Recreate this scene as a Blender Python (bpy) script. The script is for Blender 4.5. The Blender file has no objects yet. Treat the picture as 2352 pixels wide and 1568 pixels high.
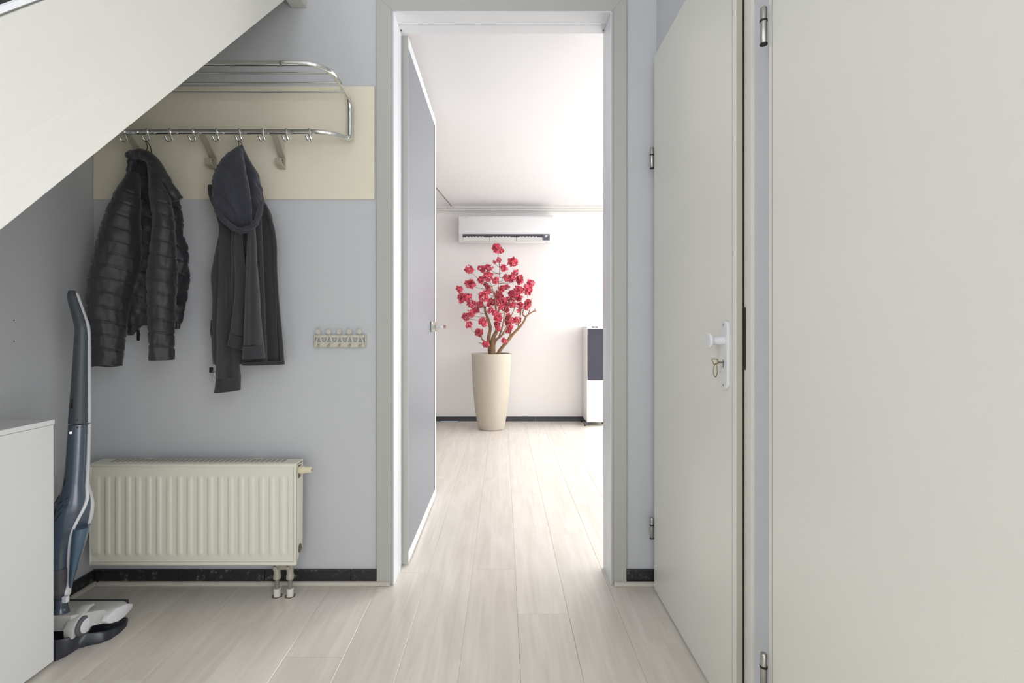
import bpy, bmesh, math, random
import numpy as np
from mathutils import Vector, Matrix, noise

# ------------------------------------------------------------------ camera, world, lights, exposure
scene = bpy.context.scene
C = scene.collection
F, VX, VY, CH = 1124.0, 1156.0, 752.0, 1.043          # focal length (px), vanishing point, camera height
cam_data = bpy.data.cameras.new('camera')
cam_data.sensor_width = 36.0
cam_data.lens = 36.0 * F / 2352.0
cam_data.shift_x = (1176.0 - VX) / 2352.0
cam_data.shift_y = -(784.0 - VY) / 2352.0
cam_data.clip_start = 0.02
cam = bpy.data.objects.new('camera', cam_data)
cam.location = (0, 0, CH)
cam.rotation_euler = (math.pi / 2, 0, 0)
C.objects.link(cam)
scene.camera = cam

world = bpy.data.worlds.new('world')
scene.world = world
world.use_nodes = True
world.node_tree.nodes['Background'].inputs[0].default_value = (0.80, 0.88, 1.0, 1)
world.node_tree.nodes['Background'].inputs[1].default_value = 0.6

def area(name, loc, rot, sx, sy, power, col=(1, 1, 1), spread=180):
    l = bpy.data.lights.new(name, 'AREA')
    l.shape = 'RECTANGLE'; l.size = sx; l.size_y = sy; l.energy = power; l.color = col
    l.spread = math.radians(spread)
    o = bpy.data.objects.new(name, l); o.location = loc; o.rotation_euler = rot
    C.objects.link(o)
    return o

R = math.radians
# added fill light in a made-up opening behind the camera
area('rear_fill', (-0.10, -2.62, 1.25), (R(90), 0, 0), 1.30, 2.1, 20, (0.98, 0.99, 1.0))
# added fill lights in made-up left and right wall openings behind the camera
area('left_fill', (-1.69, -1.40, 1.80), (0, R(-90), 0), 1.1, 1.6, 38, (0.97, 0.985, 1.0))
area('right_fill', (0.640, -0.52, 1.08), (0, R(90), 0), 2.05, 1.1, 33, (0.99, 0.99, 1.0))
# skylight falling in through the living room windows (right of the doorway, out of view)
area('daylight_garden_window', (2.45, 5.75, 1.50), (R(-58), 0, 0), 1.6, 2.3, 182, (0.97, 0.985, 1.0))
area('daylight_side_window', (4.0, 3.55, 1.85), (0, R(48), 0), 2.4, 2.3, 134, (0.97, 0.985, 1.0))

scene.cycles.use_light_tree = False
scene.cycles.max_bounces = 6
scene.cycles.diffuse_bounces = 4
scene.cycles.glossy_bounces = 3
scene.cycles.transmission_bounces = 4
scene.cycles.caustics_reflective = False
scene.cycles.caustics_refractive = False
scene.view_settings.view_transform = 'Standard'
scene.view_settings.look = 'None'
scene.view_settings.gamma = 1.0
scene.view_settings.use_curve_mapping = False
scene.view_settings.exposure = 0.0

# ------------------------------------------------------------------ helpers
def P(px, py, d):
    """photo pixel at depth d (metres) -> world point"""
    return Vector(((px - VX) / F * d, d, CH - (py - VY) / F * d))

def lin(c):
    c = c / 255.0
    return c / 12.92 if c <= 0.04045 else ((c + 0.055) / 1.055) ** 2.4

def rgb(r, g, b):
    return (lin(r), lin(g), lin(b), 1.0)

MATS = {}
def mat(name, col, rough=0.5, metal=0.0, spec=0.5, bump=0.0, bscale=200.0, vary=0.0, vscale=6.0,
        coat=0.0, trans=0.0, emit=None, estr=0.0, sheen=0.0, alpha=1.0, stretch=(1, 1, 1), rvary=0.0):
    m = bpy.data.materials.new(name); m.use_nodes = True
    nt = m.node_tree; b = nt.nodes['Principled BSDF']
    b.inputs['Base Color'].default_value = col
    b.inputs['Roughness'].default_value = rough
    b.inputs['Metallic'].default_value = metal
    b.inputs['Specular IOR Level'].default_value = spec
    b.inputs['Coat Weight'].default_value = coat
    b.inputs['Coat Roughness'].default_value = 0.1
    b.inputs['Transmission Weight'].default_value = trans
    b.inputs['Sheen Weight'].default_value = sheen
    b.inputs['Alpha'].default_value = alpha
    if emit:
        b.inputs['Emission Color'].default_value = emit
        b.inputs['Emission Strength'].default_value = estr
    tc = mp = None
    if bump or vary:
        tc = nt.nodes.new('ShaderNodeTexCoord'); mp = nt.nodes.new('ShaderNodeMapping')
        mp.inputs['Scale'].default_value = stretch
        nt.links.new(tc.outputs['Object'], mp.inputs['Vector'])
    if vary:
        n = nt.nodes.new('ShaderNodeTexNoise'); n.inputs['Scale'].default_value = vscale
        n.inputs['Detail'].default_value = 6
        nt.links.new(mp.outputs[0], n.inputs['Vector'])
        mx = nt.nodes.new('ShaderNodeMix'); mx.data_type = 'RGBA'
        lo = [max(0, c * (1 - vary)) for c in col[:3]] + [1]; hi = [min(1, c * (1 + vary)) for c in col[:3]] + [1]
        mx.inputs[6].default_value = lo; mx.inputs[7].default_value = hi
        nt.links.new(n.outputs['Fac'], mx.inputs[0]); nt.links.new(mx.outputs[2], b.inputs['Base Color'])
        if rvary:
            mr = nt.nodes.new('ShaderNodeMapRange')
            mr.inputs[3].default_value = max(0, rough - rvary); mr.inputs[4].default_value = min(1, rough + rvary)
            nt.links.new(n.outputs['Fac'], mr.inputs[0]); nt.links.new(mr.outputs[0], b.inputs['Roughness'])
    if bump:
        n2 = nt.nodes.new('ShaderNodeTexNoise'); n2.inputs['Scale'].default_value = bscale
        n2.inputs['Detail'].default_value = 2
        nt.links.new(mp.outputs[0], n2.inputs['Vector'])
        bp = nt.nodes.new('ShaderNodeBump'); bp.inputs['Strength'].default_value = bump
        bp.inputs['Distance'].default_value = 0.002
        nt.links.new(n2.outputs['Fac'], bp.inputs['Height']); nt.links.new(bp.outputs[0], b.inputs['Normal'])
    MATS[name] = m
    return m

class MB:
    """collects shapes, then builds ONE mesh object"""
    def __init__(s): s.v = []; s.f = []
    def add(s, vs, fs):
        o = len(s.v); s.v += [tuple(v) for v in vs]; s.f += [tuple(i + o for i in f) for f in fs]; return s
    def box(s, x0, x1, y0, y1, z0, z1):
        x0, x1 = min(x0, x1), max(x0, x1); y0, y1 = min(y0, y1), max(y0, y1); z0, z1 = min(z0, z1), max(z0, z1)
        v = [(x0,y0,z0),(x1,y0,z0),(x1,y1,z0),(x0,y1,z0),(x0,y0,z1),(x1,y0,z1),(x1,y1,z1),(x0,y1,z1)]
        return s.add(v, [(0,3,2,1),(4,5,6,7),(0,1,5,4),(1,2,6,5),(2,3,7,6),(3,0,4,7)])
    def bbox(s, x0, x1, y0, y1, z0, z1, bev=0.003, seg=2):
        bm = bmesh.new(); bmesh.ops.create_cube(bm, size=1)
        x0, x1 = min(x0, x1), max(x0, x1); y0, y1 = min(y0, y1), max(y0, y1); z0, z1 = min(z0, z1), max(z0, z1)
        for v in bm.verts:
            v.co = ((x0+x1)/2 + v.co.x*(x1-x0), (y0+y1)/2 + v.co.y*(y1-y0), (z0+z1)/2 + v.co.z*(z1-z0))
        bev = min(bev, 0.49*min(x1-x0, y1-y0, z1-z0))
        bmesh.ops.bevel(bm, geom=bm.edges[:], offset=bev, segments=seg, affect='EDGES', profile=0.5)
        bm.verts.index_update()
        s.add([v.co[:] for v in bm.verts], [[v.index for v in f.verts] for f in bm.faces]); bm.free()
        return s
    def prism(s, pts, axis, a, b, bev=0.0):
        """extrude the 2D polygon along axis from a to b. axis 0: pts=(y,z); 1: (x,z); 2: (x,y)"""
        def mk(p, t):
            return (t, p[0], p[1]) if axis == 0 else (p[0], t, p[1]) if axis == 1 else (p[0], p[1], t)
        n = len(pts)
        bm = bmesh.new()
        lo = [bm.verts.new(mk(p, a)) for p in pts]; hi = [bm.verts.new(mk(p, b)) for p in pts]
        bm.faces.new(lo); bm.faces.new(hi)
        for i in range(n): bm.faces.new((lo[i], lo[(i+1) % n], hi[(i+1) % n], hi[i]))
        bmesh.ops.recalc_face_normals(bm, faces=bm.faces[:])
        if bev: bmesh.ops.bevel(bm, geom=bm.edges[:], offset=bev, segments=2, affect='EDGES', profile=0.5)
        bm.verts.index_update()
        s.add([v.co[:] for v in bm.verts], [[v.index for v in f.verts] for f in bm.faces]); bm.free()
        return s
    def tube(s, pts, r, n=12, cap=True, flat=None):
        """swept tube; r number or list; flat=(a,b) makes an elliptic/flat section"""
        pts = [Vector(p) for p in pts]; k = len(pts)
        rs = r if isinstance(r, (list, tuple)) else [r] * k
        t0 = (pts[1] - pts[0]).normalized()
        up = Vector((0, 0, 1)) if abs(t0.z) < 0.9 else Vector((0, 1, 0))
        nrm = (up - t0 * up.dot(t0)).normalized(); vs = []; fs = []
        for i in range(k):
            t = (pts[min(i+1, k-1)] - pts[max(i-1, 0)]).normalized()
            nrm = (nrm - t * nrm.dot(t)).normalized(); bn = t.cross(nrm)
            for j in range(n):
                a = 2 * math.pi * j / n
                fa, fb = flat if flat else (1, 1)
                vs.append(pts[i] + nrm * (rs[i] * fa * math.cos(a)) + bn * (rs[i] * fb * math.sin(a)))
        for i in range(k - 1):
            for j in range(n):
                fs.append((i*n+j, i*n+(j+1) % n, (i+1)*n+(j+1) % n, (i+1)*n+j))
        if cap:
            fs.append(tuple(range(n-1, -1, -1))); fs.append(tuple((k-1)*n+j for j in range(n)))
        return s.add(vs, fs)
    def lathe(s, prof, o=(0, 0, 0), axis=(0, 0, 1), n=32):
        """prof: list of (radius, height) along axis from o"""
        ax = Vector(axis).normalized(); o = Vector(o)
        u = ax.orthogonal().normalized(); w = ax.cross(u); vs = []; fs = []
        for (r, h) in prof:
            for j in range(n):
                a = 2 * math.pi * j / n
                vs.append(o + ax * h + (u * math.cos(a) + w * math.sin(a)) * r)
        for i in range(len(prof) - 1):
            for j in range(n):
                fs.append((i*n+j, i*n+(j+1) % n, (i+1)*n+(j+1) % n, (i+1)*n+j))
        fs.append(tuple(range(n-1, -1, -1))); m = (len(prof)-1)*n; fs.append(tuple(m+j for j in range(n)))
        return s.add(vs, fs)
    def build(s, name, m, parent=None, smooth=False, ang=40):
        org = ORG.get(parent.name, Vector()) if parent else Vector()
        me = bpy.data.meshes.new(name)
        me.from_pydata([tuple(Vector(v) - org) for v in s.v], [], s.f)
        bm = bmesh.new(); bm.from_mesh(me); bmesh.ops.recalc_face_normals(bm, faces=bm.faces[:]); bm.to_mesh(me); bm.free()
        if smooth:
            me.polygons.foreach_set('use_smooth', [True] * len(me.polygons))
            if ang: me.set_sharp_from_angle(angle=math.radians(ang))
        me.materials.append(MATS[m] if isinstance(m, str) else m)
        o = bpy.data.objects.new(name, me); C.objects.link(o)
        if parent: o.parent = parent
        ORG[o.name] = org
        return o

ORG = {}
def thing(name, loc, label, cat, kind=None, group=None):
    o = bpy.data.objects.new(name, None); o.location = loc; o.empty_display_size = 0.05
    C.objects.link(o); ORG[o.name] = Vector(loc)
    return tag(o, label, cat, kind, group)

def tag(o, label, cat, kind=None, group=None):
    o['label'] = label; o['category'] = cat
    if kind: o['kind'] = kind
    if group: o['group'] = group
    return o

def smooth_arr(a, w):
    if w < 2: return a
    k = np.ones(w) / w; p = w // 2
    ext = np.concatenate([2*a[0]-a[p:0:-1], a, 2*a[-1]-a[-2:-p-2:-1]])
    return np.convolve(ext, k, 'same')[p:p+len(a)]

def loft(mb, rows, n=48, step=3.0, win=7, e=0.85, disp=None, cap=True, slant=0.0):
    """rows (py, left px, right px, depth centre, half depth): a closed, rounded volume hanging between them.
    The broad side of the section is turned by the bearing of the thing, like a coat seen square on."""
    rows = sorted(rows); ys = np.arange(rows[0][0], rows[-1][0] + 0.01, step)
    A = [smooth_arr(np.interp(ys, [r[0] for r in rows], [r[k] for r in rows]), win) for k in (1, 2, 3, 4)]
    vs = []; fs = []; m = len(ys)
    cm = float(np.mean((A[0] + A[1]) / 2)); al = math.atan2(cm - VX, F)
    U = Vector((math.cos(al), -math.sin(al), 0)); V = Vector((math.sin(al), math.cos(al), 0))
    def place(x, y, cx, dc, ew, ed):
        return P(cx, y, dc) + U * ((x - cx) * dc * math.cos(al) / F + ew) - V * ed
    for i, y in enumerate(ys):
        l, r, dc, hd = (a[i] for a in A)
        cx, hw = (l + r) / 2, max((r - l) / 2, 0.3)
        for j in range(n):
            t = 2 * math.pi * j / n; c, s_ = math.cos(t), math.sin(t)
            ex = math.copysign(abs(c) ** e, c); ey = math.copysign(abs(s_) ** e, s_)
            x = cx + hw * ex; yy = y + slant * (x - cx)
            q = disp(x, yy, c, s_, (y - ys[0]) / (ys[-1] - ys[0])) if disp else 0.0
            vs.append(place(x, yy, cx, dc, c * q, max(hd, 0.002) * ey + s_ * q))
    for i in range(m - 1):
        for j in range(n):
            fs.append((i*n+j, (i+1)*n+j, (i+1)*n+(j+1) % n, i*n+(j+1) % n))
    if cap:
        fs.append(tuple(range(n))); fs.append(tuple((m-1)*n+j for j in range(n-1, -1, -1)))
    mb.add(vs, fs)
    def surf(px, py, lift=0.0):
        l, r, dc, hd = (float(np.interp(py, ys, a)) for a in A)
        cx = (l + r) / 2; hw = max((r - l) / 2, 0.3)
        q = max(-1, min(1, (px - cx) / hw))
        return place(cx + q * hw, py, cx, dc, q * lift, hd * (1 - abs(q) ** (2 / e)) ** (e / 2) + lift * (1 - q * q) ** .5)
    surf.V = V
    return surf

def text_mesh(body, size, depth=0.0004):
    cu = bpy.data.curves.new('txt', 'FONT'); cu.body = body; cu.size = size; cu.extrude = depth
    cu.align_x = 'CENTER'; cu.align_y = 'CENTER'
    o = bpy.data.objects.new('txt', cu); C.objects.link(o)
    bpy.context.view_layer.update()
    me = bpy.data.meshes.new_from_object(o.evaluated_get(bpy.context.evaluated_depsgraph_get()))
    vs = [v.co.copy() for v in me.vertices]; fs = [tuple(p.vertices) for p in me.polygons]
    bpy.data.objects.remove(o); bpy.data.curves.remove(cu); bpy.data.meshes.remove(me)
    return vs, fs

def arc(c, r, a0, a1, n, ux, uy):
    return [Vector(c) + Vector(ux) * (r * math.cos(a0 + (a1-a0)*i/n)) + Vector(uy) * (r * math.sin(a0 + (a1-a0)*i/n)) for i in range(n+1)]

def spline(pts, sub=8):
    pts = [Vector(p) for p in pts]; out = []
    for i in range(len(pts) - 1):
        p0, p1, p2, p3 = pts[max(i-1, 0)], pts[i], pts[i+1], pts[min(i+2, len(pts)-1)]
        for k in range(sub):
            t = k / sub
            out.append(0.5 * (2*p1 + (p2-p0)*t + (2*p0-5*p1+4*p2-p3)*t*t + (3*p1-p0-3*p2+p3)*t**3))
    return out + [pts[-1]]

# ------------------------------------------------------------------ materials
mat('wall_paint', rgb(203, 205, 208), 0.75, bump=0.25, bscale=260, vary=0.02, vscale=3)
mat('living_wall', rgb(240, 237, 236), 0.75, bump=0.12, bscale=260)
mat('ceiling_paint', rgb(232, 231, 233), 0.85, bump=0.1, bscale=200)
mat('cream_board', rgb(236, 229, 208), 0.55, bump=0.08, bscale=300, vary=0.03, vscale=4)
mat('casing', rgb(184, 185, 180), 0.45, bump=0.05, bscale=400)
mat('door_white', rgb(226, 225, 217), 0.28, bump=0.10, bscale=220, vary=0.01, vscale=2)
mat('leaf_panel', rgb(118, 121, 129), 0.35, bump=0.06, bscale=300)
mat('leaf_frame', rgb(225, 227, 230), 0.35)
mat('near_edge', rgb(180, 177, 163), 0.45)
mat('tread_dark', rgb(66, 66, 64), 0.85, bump=0.4, bscale=400)
mat('cabinet_white', rgb(225, 226, 226), 0.45, bump=0.05, bscale=300)
mat('radiator_cream', rgb(232, 230, 215), 0.38, bump=0.05, bscale=260)
mat('radiator_knob', rgb(230, 222, 190), 0.4)
mat('radiator_dark', rgb(120, 108, 92), 0.8)
mat('pipe_grey', rgb(140, 140, 134), 0.45, metal=0.3)
mat('valve', rgb(172, 166, 152), 0.5, metal=0.2, vary=0.1, vscale=60)
mat('chrome', rgb(225, 226, 224), 0.09, metal=1.0)
mat('nickel', rgb(176, 176, 170), 0.28, metal=1.0)
mat('bracket_steel', rgb(190, 184, 164), 0.4, metal=0.3)
mat('hook_cream', rgb(208, 204, 188), 0.35, metal=0.1)
mat('black_rubber', rgb(28, 28, 27), 0.6)
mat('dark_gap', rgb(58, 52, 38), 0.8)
mat('tile_black', rgb(44, 44, 46), 0.35, bump=0.3, bscale=120, vary=0.45, vscale=60)
mat('tile_far', rgb(70, 70, 74), 0.65, bump=0.2, bscale=120, vary=0.2, vscale=40)
mat('floor_trim', rgb(206, 199, 188), 0.45, vary=0.05, vscale=20)
mat('joint', rgb(170, 160, 148), 0.8)
mat('jacket', rgb(43, 43, 48), 0.5, bump=0.25, bscale=350, sheen=0.15)
mat('hoodie', rgb(58, 57, 58), 0.9, bump=0.4, bscale=900, sheen=0.2)
mat('hood_lining', rgb(52, 54, 64), 0.85, bump=0.4, bscale=900, sheen=0.2)
mat('rib_knit', rgb(50, 50, 54), 0.9, bump=0.6, bscale=500, sheen=0.2)
mat('dark_cord', rgb(48, 44, 30), 0.7)
mat('vac_blue', rgb(70, 82, 98), 0.22, coat=0.5)
mat('vac_grey', rgb(64, 72, 79), 0.42)
mat('vac_white', rgb(228, 228, 232), 0.35)
mat('vac_light', rgb(196, 195, 192), 0.4)
mat('vac_bin', rgb(74, 98, 120), 0.12, coat=0.6, trans=0.0)
mat('vac_dark', rgb(42, 46, 56), 0.28)
mat('vac_panel', rgb(84, 82, 88), 0.35)
mat('tyre', rgb(92, 96, 98), 0.6)
mat('pot_stone', rgb(194, 186, 170), 0.6, bump=0.3, bscale=160, vary=0.22, vscale=190)
mat('soil', rgb(70, 56, 44), 0.9, bump=0.8, bscale=120)
mat('bark', rgb(150, 118, 90), 0.8, bump=0.6, bscale=90, vary=0.3, vscale=40)
mat('ac_white', rgb(228, 228, 230), 0.4)
mat('ac_dark', rgb(66, 66, 76), 0.5)
mat('ac_louver', rgb(214, 214, 212), 0.5)
mat('ac_logo', rgb(196, 196, 198), 0.5)
mat('display', rgb(92, 94, 104), 0.25)
mat('digit', rgb(240, 240, 250), 0.4, emit=(0.9, 0.92, 1, 1), estr=1.2)
mat('speaker_white', rgb(244, 243, 241), 0.3)
mat('speaker_side', rgb(232, 229, 224), 0.35)
mat('speaker_grille', rgb(70, 70, 82), 0.85, bump=0.5, bscale=900)
mat('brass', rgb(150, 136, 104), 0.35, metal=0.9)
mat('handle_white', rgb(222, 223, 224), 0.35)
mat('rail_white', rgb(228, 226, 222), 0.5)
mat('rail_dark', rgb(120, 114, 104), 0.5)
mat('hole', rgb(70, 70, 70), 0.9)

def stair_material():
    m = mat('stair_white', rgb(205, 204, 197), 0.5); nt = m.node_tree; b = nt.nodes['Principled BSDF']
    tc = nt.nodes.new('ShaderNodeTexCoord'); rot = nt.nodes.new('ShaderNodeMapping'); rot.inputs['Rotation'].default_value = (-math.atan(1.0296), 0, 0)
    sc = nt.nodes.new('ShaderNodeMapping'); sc.inputs['Scale'].default_value = (6, 1.6, 34)
    n = nt.nodes.new('ShaderNodeTexNoise'); n.inputs['Scale'].default_value = 1.5; n.inputs['Detail'].default_value = 5; n.inputs['Distortion'].default_value = 0.9
    bp = nt.nodes.new('ShaderNodeBump'); bp.inputs['Strength'].default_value = 0.45; bp.inputs['Distance'].default_value = 0.004
    nt.links.new(tc.outputs['Object'], rot.inputs['Vector']); nt.links.new(rot.outputs[0], sc.inputs['Vector']); nt.links.new(sc.outputs[0], n.inputs['Vector'])
    nt.links.new(n.outputs['Fac'], bp.inputs['Height']); nt.links.new(bp.outputs[0], b.inputs['Normal'])
stair_material()

def tile_material():
    m = MATS['tile_black']; nt = m.node_tree; b = nt.nodes['Principled BSDF']
    tc = nt.nodes.new('ShaderNodeTexCoord'); n = nt.nodes.new('ShaderNodeTexNoise'); n.inputs['Scale'].default_value = 34; n.inputs['Detail'].default_value = 9; n.inputs['Roughness'].default_value = 0.75
    cr = nt.nodes.new('ShaderNodeValToRGB'); cr.color_ramp.elements[0].position = 0.56; cr.color_ramp.elements[0].color = rgb(42, 42, 44)
    cr.color_ramp.elements[1].position = 0.72; cr.color_ramp.elements[1].color = rgb(150, 146, 138)
    nt.links.new(tc.outputs['Object'], n.inputs['Vector']); nt.links.new(n.outputs['Fac'], cr.inputs[0]); nt.links.new(cr.outputs[0], b.inputs['Base Color'])
tile_material()

def floor_material():
    m = bpy.data.materials.new('laminate_oak'); m.use_nodes = True; nt = m.node_tree; b = nt.nodes['Principled BSDF']
    tc = nt.nodes.new('ShaderNodeTexCoord'); oi = nt.nodes.new('ShaderNodeObjectInfo')
    add = nt.nodes.new('ShaderNodeVectorMath'); add.operation = 'ADD'
    mul = nt.nodes.new('ShaderNodeMath'); mul.operation = 'MULTIPLY'; mul.inputs[1].default_value = 37.0
    nt.links.new(oi.outputs['Random'], mul.inputs[0]); nt.links.new(tc.outputs['Object'], add.inputs[0]); nt.links.new(mul.outputs[0], add.inputs[1])
    mp = nt.nodes.new('ShaderNodeMapping'); mp.inputs['Scale'].default_value = (30, 1.6, 10)
    nt.links.new(add.outputs[0], mp.inputs['Vector'])
    n1 = nt.nodes.new('ShaderNodeTexNoise'); n1.inputs['Scale'].default_value = 1.0; n1.inputs['Detail'].default_value = 7; n1.inputs['Distortion'].default_value = 1.2
    nt.links.new(mp.outputs[0], n1.inputs['Vector'])
    mp2 = nt.nodes.new('ShaderNodeMapping'); mp2.inputs['Scale'].default_value = (7, 1.1, 3)
    nt.links.new(add.outputs[0], mp2.inputs['Vector'])
    w = nt.nodes.new('ShaderNodeTexNoise'); w.inputs['Scale'].default_value = 1.0; w.inputs['Detail'].default_value = 3; w.inputs['Distortion'].default_value = 2.5
    nt.links.new(mp2.outputs[0], w.inputs['Vector'])
    cr = nt.nodes.new('ShaderNodeValToRGB')
    cr.color_ramp.elements[0].position = 0.30; cr.color_ramp.elements[0].color = rgb(212, 204, 192)
    cr.color_ramp.elements[1].position = 0.72; cr.color_ramp.elements[1].color = rgb(232, 227, 218)
    mixf = nt.nodes.new('ShaderNodeMath'); mixf.operation = 'MULTIPLY_ADD'; mixf.inputs[1].default_value = 0.55
    m2 = nt.nodes.new('ShaderNodeMath'); m2.operation = 'MULTIPLY'; m2.inputs[1].default_value = 0.45
    nt.links.new(w.outputs['Fac'], m2.inputs[0]); nt.links.new(n1.outputs['Fac'], mixf.inputs[0]); nt.links.new(m2.outputs[0], mixf.inputs[2])
    nt.links.new(mixf.outputs[0], cr.inputs[0])
    hs = nt.nodes.new('ShaderNodeHueSaturation'); mr = nt.nodes.new('ShaderNodeMapRange')
    mr.inputs[3].default_value = 0.965; mr.inputs[4].default_value = 1.025
    nt.links.new(oi.outputs['Random'], mr.inputs[0]); nt.links.new(mr.outputs[0], hs.inputs['Value']); nt.links.new(cr.outputs[0], hs.inputs['Color'])
    nt.links.new(hs.outputs[0], b.inputs['Base Color'])
    b.inputs['Roughness'].default_value = 0.25; b.inputs['Specular IOR Level'].default_value = 0.6
    bp = nt.nodes.new('ShaderNodeBump'); bp.inputs['Strength'].default_value = 0.12; bp.inputs['Distance'].default_value = 0.002
    nt.links.new(n1.outputs['Fac'], bp.inputs['Height']); nt.links.new(bp.outputs[0], b.inputs['Normal'])
    MATS['laminate'] = m
floor_material()

def petal_material():
    m = bpy.data.materials.new('petal'); m.use_nodes = True; nt = m.node_tree; b = nt.nodes['Principled BSDF']
    tc = nt.nodes.new('ShaderNodeTexCoord'); n = nt.nodes.new('ShaderNodeTexNoise'); n.inputs['Scale'].default_value = 70; n.inputs['Detail'].default_value = 3
    cr = nt.nodes.new('ShaderNodeValToRGB')
    cr.color_ramp.elements[0].position = 0.36; cr.color_ramp.elements[0].color = rgb(208, 32, 66)
    cr.color_ramp.elements[1].position = 0.66; cr.color_ramp.elements[1].color = rgb(250, 138, 158)
    nt.links.new(tc.outputs['Object'], n.inputs['Vector']); nt.links.new(n.outputs['Fac'], cr.inputs[0]); nt.links.new(cr.outputs[0], b.inputs['Base Color'])
    b.inputs['Roughness'].default_value = 0.7
    MATS['petal'] = m
petal_material()

# ------------------------------------------------------------------ the setting
XL, XR, YB = -1.672, 0.626, 2.0          # hall: left wall, right wall, back wall (hall face)
YF, H1, H2 = 5.46, 2.95, 2.395           # far wall of the living room, ceiling heights
YB2 = 2.13                               # living-room face of the partition
DL, DR, DT = -0.4468, 0.438, 2.324       # doorway opening
LX0, LX1 = -2.3, 3.4                     # living room in x

fl = tag(MB().box(LX0, LX1, -2.75, YF, -0.06, -0.010).build('floor', 'joint'), 'pale whitewashed oak plank floor running from hall into living room', 'floor', 'structure')
W = 0.186
joints = {-1: 2.114, 0: 1.784, -2: 2.635, 1: 2.468, -3: 2.086, -6: 1.732, 2: 1.62, -4: 1.55, -5: 2.24, -7: 1.45}
rnd = random.Random(4)
for k in range(-13, 18):
    x0 = 0.0515 + W * k
    if x0 + W < LX0 or x0 > LX1: continue
    j0 = joints.get(k, rnd.uniform(0, 1.28))
    hall_only = False
    a = j0 - 1.285 * 5
    while a < YF:
        b_ = a + 1.285
        y0, y1 = max(a, -2.75), min(b_, YF - 0.005)
        a = b_
        if y1 - y0 < 0.05: continue
        if (x0 + W < XL or x0 > XR + 0.1) and y1 < YB: continue
        g = 0.0003; ch = 0.0006
        cx, cy = x0 + W/2, (y0 + y1)/2; hx, hy = W/2 - g, (y1 - y0)/2 - g
        v = [(-hx,-hy,-.01),(hx,-hy,-.01),(hx,hy,-.01),(-hx,hy,-.01),(-hx,-hy,-ch),(hx,-hy,-ch),(hx,hy,-ch),(-hx,hy,-ch),
             (-hx+ch,-hy+ch,0),(hx-ch,-hy+ch,0),(hx-ch,hy-ch,0),(-hx+ch,hy-ch,0)]
        f = [(0,3,2,1),(8,9,10,11)] + [(i,(i+1)%4,4+(i+1)%4,4+i) for i in range(4)] + [(4+i,4+(i+1)%4,8+(i+1)%4,8+i) for i in range(4)]
        o = MB().add(v, f).build('plank', 'laminate', fl); o.location = (cx, cy, 0)

def struct(name, mb, m, label, cat='wall', **k):
    return tag(mb.build(name, m, **k), label, cat, 'structure')

# partition with the doorway (hall face blue-grey, living-room face white)
hole = lambda y0, y1, x0, x1, h: (MB().box(x0, DL, y0, y1, 0, h).box(DR, x1, y0, y1, 0, h).box(DL, DR, y0, y1, DT, h))
struct('wall_back', hole(YB, YB + 0.10, XL, XR, H1), 'wall_paint', 'blue-grey painted hall wall around the doorway with coats on it')
struct('wall_partition', hole(YB + 0.10, YB2, LX0, LX1, H1), 'living_wall', 'white living room side of the doorway wall')
struct('wall_left', MB().box(XL - 0.1, XL, -0.58, YB, 0, H1).box(XL - 0.1, XL, -2.75, -2.22, 0, H1).box(XL - 0.1, XL, -2.22, -0.58, 0, 1.22).box(XL - 0.1, XL, -2.22, -0.58, 2.38, H1), 'wall_paint', 'grey-blue hall wall under the stairs behind the vacuum cleaner')
# right wall with two door openings
D1 = (1.262, 1.930, 2.10); D2 = (0.34, 1.095, 2.10)
rw = MB().box(XR, XR + 0.1, D1[1], YB, 0, H1).box(XR, XR + 0.1, D2[1], D1[0], 0, H1).box(XR, XR + 0.1, 0.06, D2[0], 0, H1).box(XR, XR + 0.1, -2.75, -1.10, 0, H1).box(XR, XR + 0.1, -1.10, 0.06, 2.14, H1)
rw.box(XR, XR + 0.1, D1[0], D1[1], D1[2], H1).box(XR, XR + 0.1, D2[0], D2[1], D2[2], H1)
struct('wall_right', rw, 'wall_paint', 'pale blue hall wall holding the two plain white doors')
struct('wall_rear', MB().box(XL, -0.80, -2.85, -2.75, 0, H1).box(0.60, XR + 0.1, -2.85, -2.75, 0, H1).box(-0.80, 0.60, -2.85, -2.75, 2.35, H1), 'wall_paint', 'hall wall around the added fill light opening behind the viewer')  # gap in this unseen wall is made up for the rear fill
struct('ceiling', MB().box(XL - .1, XR + .1, -2.85, YB2, H1, H1 + 0.1), 'ceiling_paint', 'white hall ceiling over the stairs', 'ceiling')
struct('ceiling_living', MB().box(LX0, LX1, YB2, YF, H2, H2 + 0.1), 'ceiling_paint', 'smooth white living room ceiling seen through the doorway', 'ceiling')
wf = MB().box(LX0, 1.65, YF, YF + .1, 0, H2).box(3.25, LX1, YF, YF + .1, 0, H2).box(1.65, 3.25, YF, YF + .1, 0, 0.2).box(1.65, 3.25, YF, YF + .1, 2.36, H2)
struct('wall_far', wf, 'living_wall', 'white far wall of the living room below the air conditioner')
struct('wall_living_left', MB().box(LX0 - .1, LX0, YB2, YF, 0, H2), 'living_wall', 'white left wall of the living room')
struct('wall_living_right', MB().box(LX1, LX1 + .1, YB2, 2.4, 0, H2).box(LX1, LX1 + .1, 4.7, YF, 0, H2).box(LX1, LX1 + .1, 2.4, 4.7, 0, .2).box(LX1, LX1 + .1, 2.4, 4.7, 2.36, H2), 'living_wall', 'white right wall of the living room with its window')
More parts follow.
